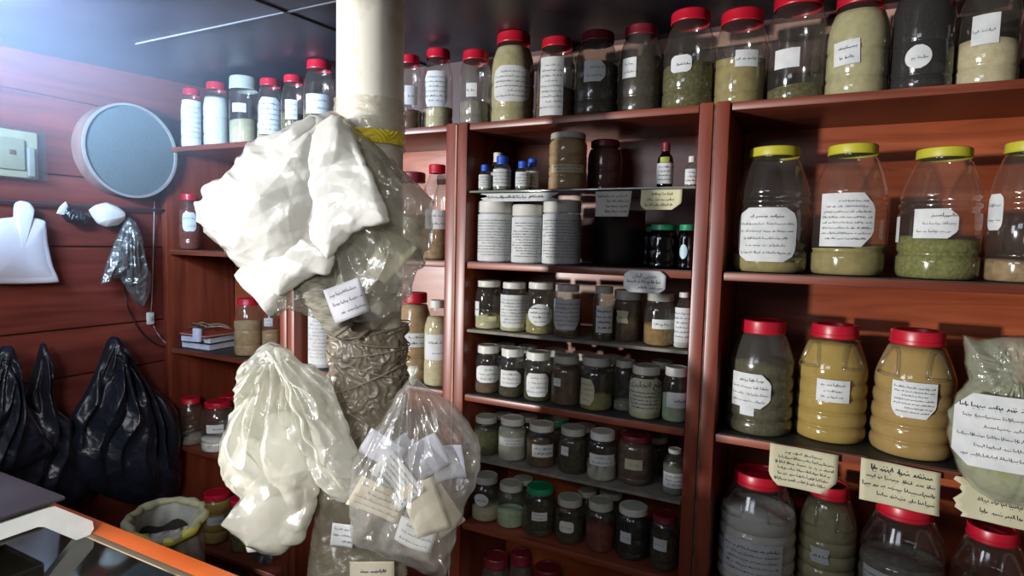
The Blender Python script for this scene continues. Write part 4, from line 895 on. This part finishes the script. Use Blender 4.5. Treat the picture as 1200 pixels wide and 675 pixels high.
# notebooks on the corner shelf
nb = [(.0, 'thick dark blue notebook with striped page edges at the bottom of the shelf pile', (20, 24, 40), .030), (.031, 'second dark blue notebook in the middle of the shelf pile', (22, 26, 44), .028), (.060, 'flat red-brown folder lying on top of the notebooks', (150, 62, 40), .010)]
cx0 = aty(237, 395, 1.70)[0]+.065
for i, (dz, d, col, h) in enumerate(nb):
    r = empty('notebook', (cx0+.01*i-.02, 1.715-.01*i, Z2+.0015+dz), d, 'notebook', 'notebooks in the corner unit'); r.rotation_euler.z = (.06, .10, -.04)[i]
    cm = plain('cover_%d' % i, col, .5)
    MB().box(-.08, .09, -.09, .09, 0, .003, .001).build('cover', cm, r); MB().box(-.08, .09, -.09, .09, h-.003, h, .001).build('cover', cm, r)
    MB().box(-.082, -.078, -.09, .09, 0, h, .001).build('spine', cm, r)
    MB().box(-.077, .086, -.086, .086, .003, h-.003).build('pages', speckle('page_edges', (170, 176, 190), (206, 210, 220), 10, .8, .1), r)
c = aty(231, 392, 1.60); o = MB().box(-.021, .021, -.008, .008, -.030, .026, .005).build('white_packet', plain('white_packet_card', (206, 212, 228), .6), None, True, c, .6)
tag(o, 'small white packet leaning against the front of the notebooks', 'packet')
R = random.Random(5)
for i in range(3):
    pts = []
    for k in range(40):
        a = k*.42+i; pts.append((cx0-.06+.07*math.cos(a)+.004*k*(i-.5)*.6, 1.70+.03*math.sin(a), Z2+.078+.006*i+.012*abs(math.sin(k*.5+i))))
    o = MB().tube(pts, .0016, 5).build('tangled_wire', plain('wire_%d' % i, ((120, 90, 60), (60, 44, 38), (160, 140, 110))[i], .6), None, True)
    tag(o, 'tangled '+('brown', 'dark', 'pale')[i]+' wire lying loosely on the red-brown folder', 'wire', None)

# open sack behind the counter
D = 1.95; c = atd(194, 603, D); sk = empty('open_sack', (c[0], c[1], ZF), 'open grey plastic sack with rolled yellow and grey rim behind the counter', 'sack')
H = c[2]-ZF; SR = .108
def sackr(a, z): return 1+.05*math.sin(3*a+z*9)+.035*tri(a*1.9+z*6)+.03*noise.noise(Vector((math.cos(a)*2, math.sin(a)*2, z*9)))
A0 = to_cam_angle(c[0], c[1]); V = []; na = 96; nz = 50; Fc = []
for j in range(nz+1):
    for i in range(na):
        a = 2*PI*i/na; z = H*j/nz; r = SR*(.92+.12*math.sin(PI*j/nz))*sackr(a, z); zz = z-(.045*max(0, math.cos(a-A0))**2 if j == nz else 0)
        V.append((r*math.cos(a), r*math.sin(a), zz))
for j in range(nz):
    for i in range(na): Fc.append((j*na+i, j*na+(i+1) % na, (j+1)*na+(i+1) % na, (j+1)*na+i))
Fc.append(tuple(range(na))[::-1])
mesh_obj('sack_body', V, Fc, speckle('grey_sack', (146, 148, 142), (178, 180, 172), 12, .5, .3), sk, True)
pts = [((SR*.99)*sackr(a, H)*math.cos(a), (SR*.99)*sackr(a, H)*math.sin(a), H-.045*max(0, math.cos(a-A0))**2) for a in np.linspace(0, 2*PI, 90)]
MB().tube(pts, [.013+.002*math.sin(i*.33)+.001*math.sin(i*.9) for i in range(90)], 10).build('rolled_rim', speckle('grey_green_rim', (136, 138, 112), (170, 170, 138), 14, .5, .3), sk, True)
a0 = to_cam_angle(c[0], c[1])
pts = [((SR*.99)*sackr(a, H)*math.cos(a), (SR*.99)*sackr(a, H)*math.sin(a), H-.045*max(0, math.cos(a-A0))**2-.004) for a in np.linspace(a0-.9, a0+1.3, 40)]
MB().tube(pts, [.016+.0015*math.sin(i*.5) for i in range(40)], 10).build('yellow_rim', speckle('yellow_film', (176, 170, 66), (206, 200, 92), 14, .4, .3), sk, True)
m = MB(); V = [(0, 0, H-.10)]+[(SR*.93*math.cos(2*PI*k/40), SR*.93*math.sin(2*PI*k/40), H-.07+.01*math.sin(k)) for k in range(40)]
m.add(V, [(0, 1+k, 1+(k+1) % 40) for k in range(40)]).build('contents', speckle('contents_dark_leaf', (24, 22, 18), (54, 50, 40), 60, .9, .6), sk, True)  # dark sheet across the inside of the mouth
for aa, zz, ww, hh, mm, nn in ((a0-.95, H-.03, .045, .04, PAPER(), 'paper_label'), (a0-.35, H-.12, .06, .06, plain('purple_print', (92, 34, 66), .5), 'printed_patch'), (a0+.35, H-.16, .014, .16, plain('yellow_print', (168, 160, 70), .5), 'printed_stripe')):
    def mp(u, v, off, aa=aa, zz=zz): a = aa+u/SR; r = SR*1.045*sackr(a, zz+v)+.006+off; return (r*math.cos(a), r*math.sin(a), zz+v)
    paper(nn, mp, ww, hh, 'rect', mm, sk, 8, 8)
# dull clear bag lying on the low shelf
wo = [(280,652),(292,648),(308,648),(320,653),(319,661),(306,665),(288,664),(281,659)]
cb = aty(300, 660, 1.66); b6 = empty('crumpled_bag', cb, 'small crumpled clear bag lying on the lowest corner shelf', 'plastic bag')
puff('bag_skin', wo, lambda px, py: aty(px, py, 1.66), (0, -1, 0), .02, film('greyish_clear_film', (110, 118, 116), .55), b6, [crumple(91, 14, .012, 5)], origin=cb, na=120, nr=30)

# counter and scale --------------------------------------
ZK = -.60
ct = empty('shop_counter', (-1.0, .4, ZF), 'shop counter with dark glass top and orange wooden edge', 'counter')
def Lc(m, name, mat, smooth=True): o = m.build(name, mat, ct, smooth, sharp=.7); o.location = (1.0, -.4, -ZF); return o
dk = plain('dark_counter_interior', (34, 26, 22), .6)
Lc(MB().box(-2.25, -.62, .657, .697, ZK-.035, ZK, .003), 'edge_strip', speckle('orange_laminate', (226, 104, 38), (240, 120, 48), 8, .35, .03))
Lc(MB().box(-2.25, -.62, .643, .6565, ZK-.02, ZK+.002, .002), 'metal_trim', plain('tan_metal', (150, 132, 104), .4, metallic=.4))
Lc(MB().box(-2.25, -.62, .10, .6425, ZK-.006, ZK), 'glass_top', clear('counter_glass', (.35, .36, .33), .05, .22, (58, 56, 46)))
Lc(MB().box(-2.25, -.62, .10, .64, ZK-.22, ZK-.20), 'inner_shelf', dk)
Lc(MB().box(-2.25, -.62, .66, .69, ZF, ZK-.036), 'back_board', dk); Lc(MB().box(-2.25, -.62, .10, .12, ZF, ZK-.007), 'front_board', dk)
for x in (-2.25, -.64): Lc(MB().box(x, x+.02, .12, .66, ZF, ZK-.007), 'end_board', dk)
Lc(MB().box(-2.24, -.63, .12, .64, ZK-.199, ZK-.19), 'tray_liner', speckle('dull_green_liner', (40, 40, 32), (62, 60, 48), 3, .8, .1))
sc = empty('weighing_scale', (-1.43, .42, ZK+.001), 'weighing scale with dark platter and white body on the counter', 'scale')
wp = plain('scale_white', (244, 250, 250), .4)
def prism(poly, x0, x1): # poly in (y,z)
    n = len(poly); V = [(x0, y, z) for y, z in poly]+[(x1, y, z) for y, z in poly]
    return MB().add(V, [tuple(range(n))[::-1], tuple(n+i for i in range(n))]+[(i, (i+1) % n, n+(i+1) % n, n+i) for i in range(n)])
prof = [(-.235, .084), (.160, .084), (.172, .082), (.236, .026), (.238, .010), (.230, .0), (.206, .0), (.152, .050), (.142, .054), (-.17, .056), (-.235, 0), (-.25, 0)]
for x in (.156, -.186): prism(prof, x, x+.016).build('leg_frame', wp, sc)
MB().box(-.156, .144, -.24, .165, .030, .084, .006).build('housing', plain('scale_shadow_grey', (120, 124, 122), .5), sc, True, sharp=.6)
MB().box(-.01, .01, -.05, .05, .084, .092).build('platter_support', dk, sc)
MB().box(-.20, .186, -.25, .183, .0935, .101, .003).build('platter', speckle('dull_steel', (58, 54, 60), (84, 78, 84), 5, .35, .04, metallic=.3), sc, True, sharp=.6)
HAZE = .34
# ------------------------------------------------------------------ lights
def area(name, loc, target, size, size_y, power, col, spread=PI):
    l = bpy.data.lights.new(name, 'AREA'); l.shape = 'RECTANGLE'; l.size = size; l.size_y = size_y; l.energy = power; l.color = col; l.spread = spread
    o = bpy.data.objects.new(name, l); COL.objects.link(o); o.location = loc
    d = Vector(target)-Vector(loc); o.rotation_euler = d.to_track_quat('-Z', 'Y').to_euler(); return o
area('entrance_daylight', (-6.2, -8.0, -.25), (-.7, 1.4, 0), .42, .42, 1330, (1.0, .97, .95))
area('soft_daylight', (-1.0, -1.6, .76), (-.7, 1.6, .1), .85, .5, 9, (.80, .86, 1.0))
area('left_soft_daylight', (-1.35, -.2, .3), (-1.5, 1.2, .0), .6, .5, 10, (.9, .92, 1.0))  # fill added to brighten the left wall, pole and bags
area('ceiling_daylight', (-1.80, .42, .40), (-2.05, 1.05, .64), .3, .15, 35, (.45, .68, 1.0), 2.0)
m_, n_, l_, out_ = newmat('blue_haze')
vs_ = n_.new('ShaderNodeVolumeScatter'); vs_.inputs['Color'].default_value = (.6, .78, 1, 1)
tc_ = n_.new('ShaderNodeTexCoord'); mp_ = n_.new('ShaderNodeMapping'); mp_.inputs['Location'].default_value = (1.95, -1.05, -.64); mp_.inputs['Scale'].default_value = (1, 1, 1)
gr_ = n_.new('ShaderNodeVectorMath'); gr_.operation = 'LENGTH'; l_.new(tc_.outputs['Object'], mp_.inputs[0]); l_.new(mp_.outputs[0], gr_.inputs[0])
mr_ = n_.new('ShaderNodeMapRange'); mr_.inputs[1].default_value = .0; mr_.inputs[2].default_value = .75; mr_.inputs[3].default_value = HAZE; mr_.inputs[4].default_value = 0; l_.new(gr_.outputs['Value'], mr_.inputs[0])
l_.new(mr_.outputs[0], vs_.inputs['Density']); l_.new(vs_.outputs[0], out_.inputs['Volume'])
hz = MB().box(XW+.002, -1.15, .5, 1.58, -.1, .592).build('dusty_haze', m_); hz['kind'] = 'stuff'; tag(hz, 'faint bluish dusty haze under the ceiling in the upper left corner', 'haze')  # scattering volume added to imitate lens glare
area('shop_fill', (.2, -.9, .5), (-1.25, .6, -.6), .4, .4, 5, (1.0, .97, .93), 1.0)
w = bpy.data.worlds.new('dim_room'); SC.world = w; w.use_nodes = True
w.node_tree.nodes['Background'].inputs[0].default_value = (.55, .58, .65, 1); w.node_tree.nodes['Background'].inputs[1].default_value = .08
vs = SC.view_settings; vs.view_transform = 'Standard'; vs.look = 'None'; vs.gamma = 1; vs.exposure = 0; vs.use_curve_mapping = False
SC.cycles.transparent_max_bounces = 40; SC.cycles.max_bounces = 8; SC.cycles.use_denoising = True; SC.cycles.volume_step_rate = 4; SC.cycles.volume_max_steps = 24
SC.cycles.caustics_reflective = False; SC.cycles.caustics_refractive = False; SC.cycles.sample_clamp_indirect = 4
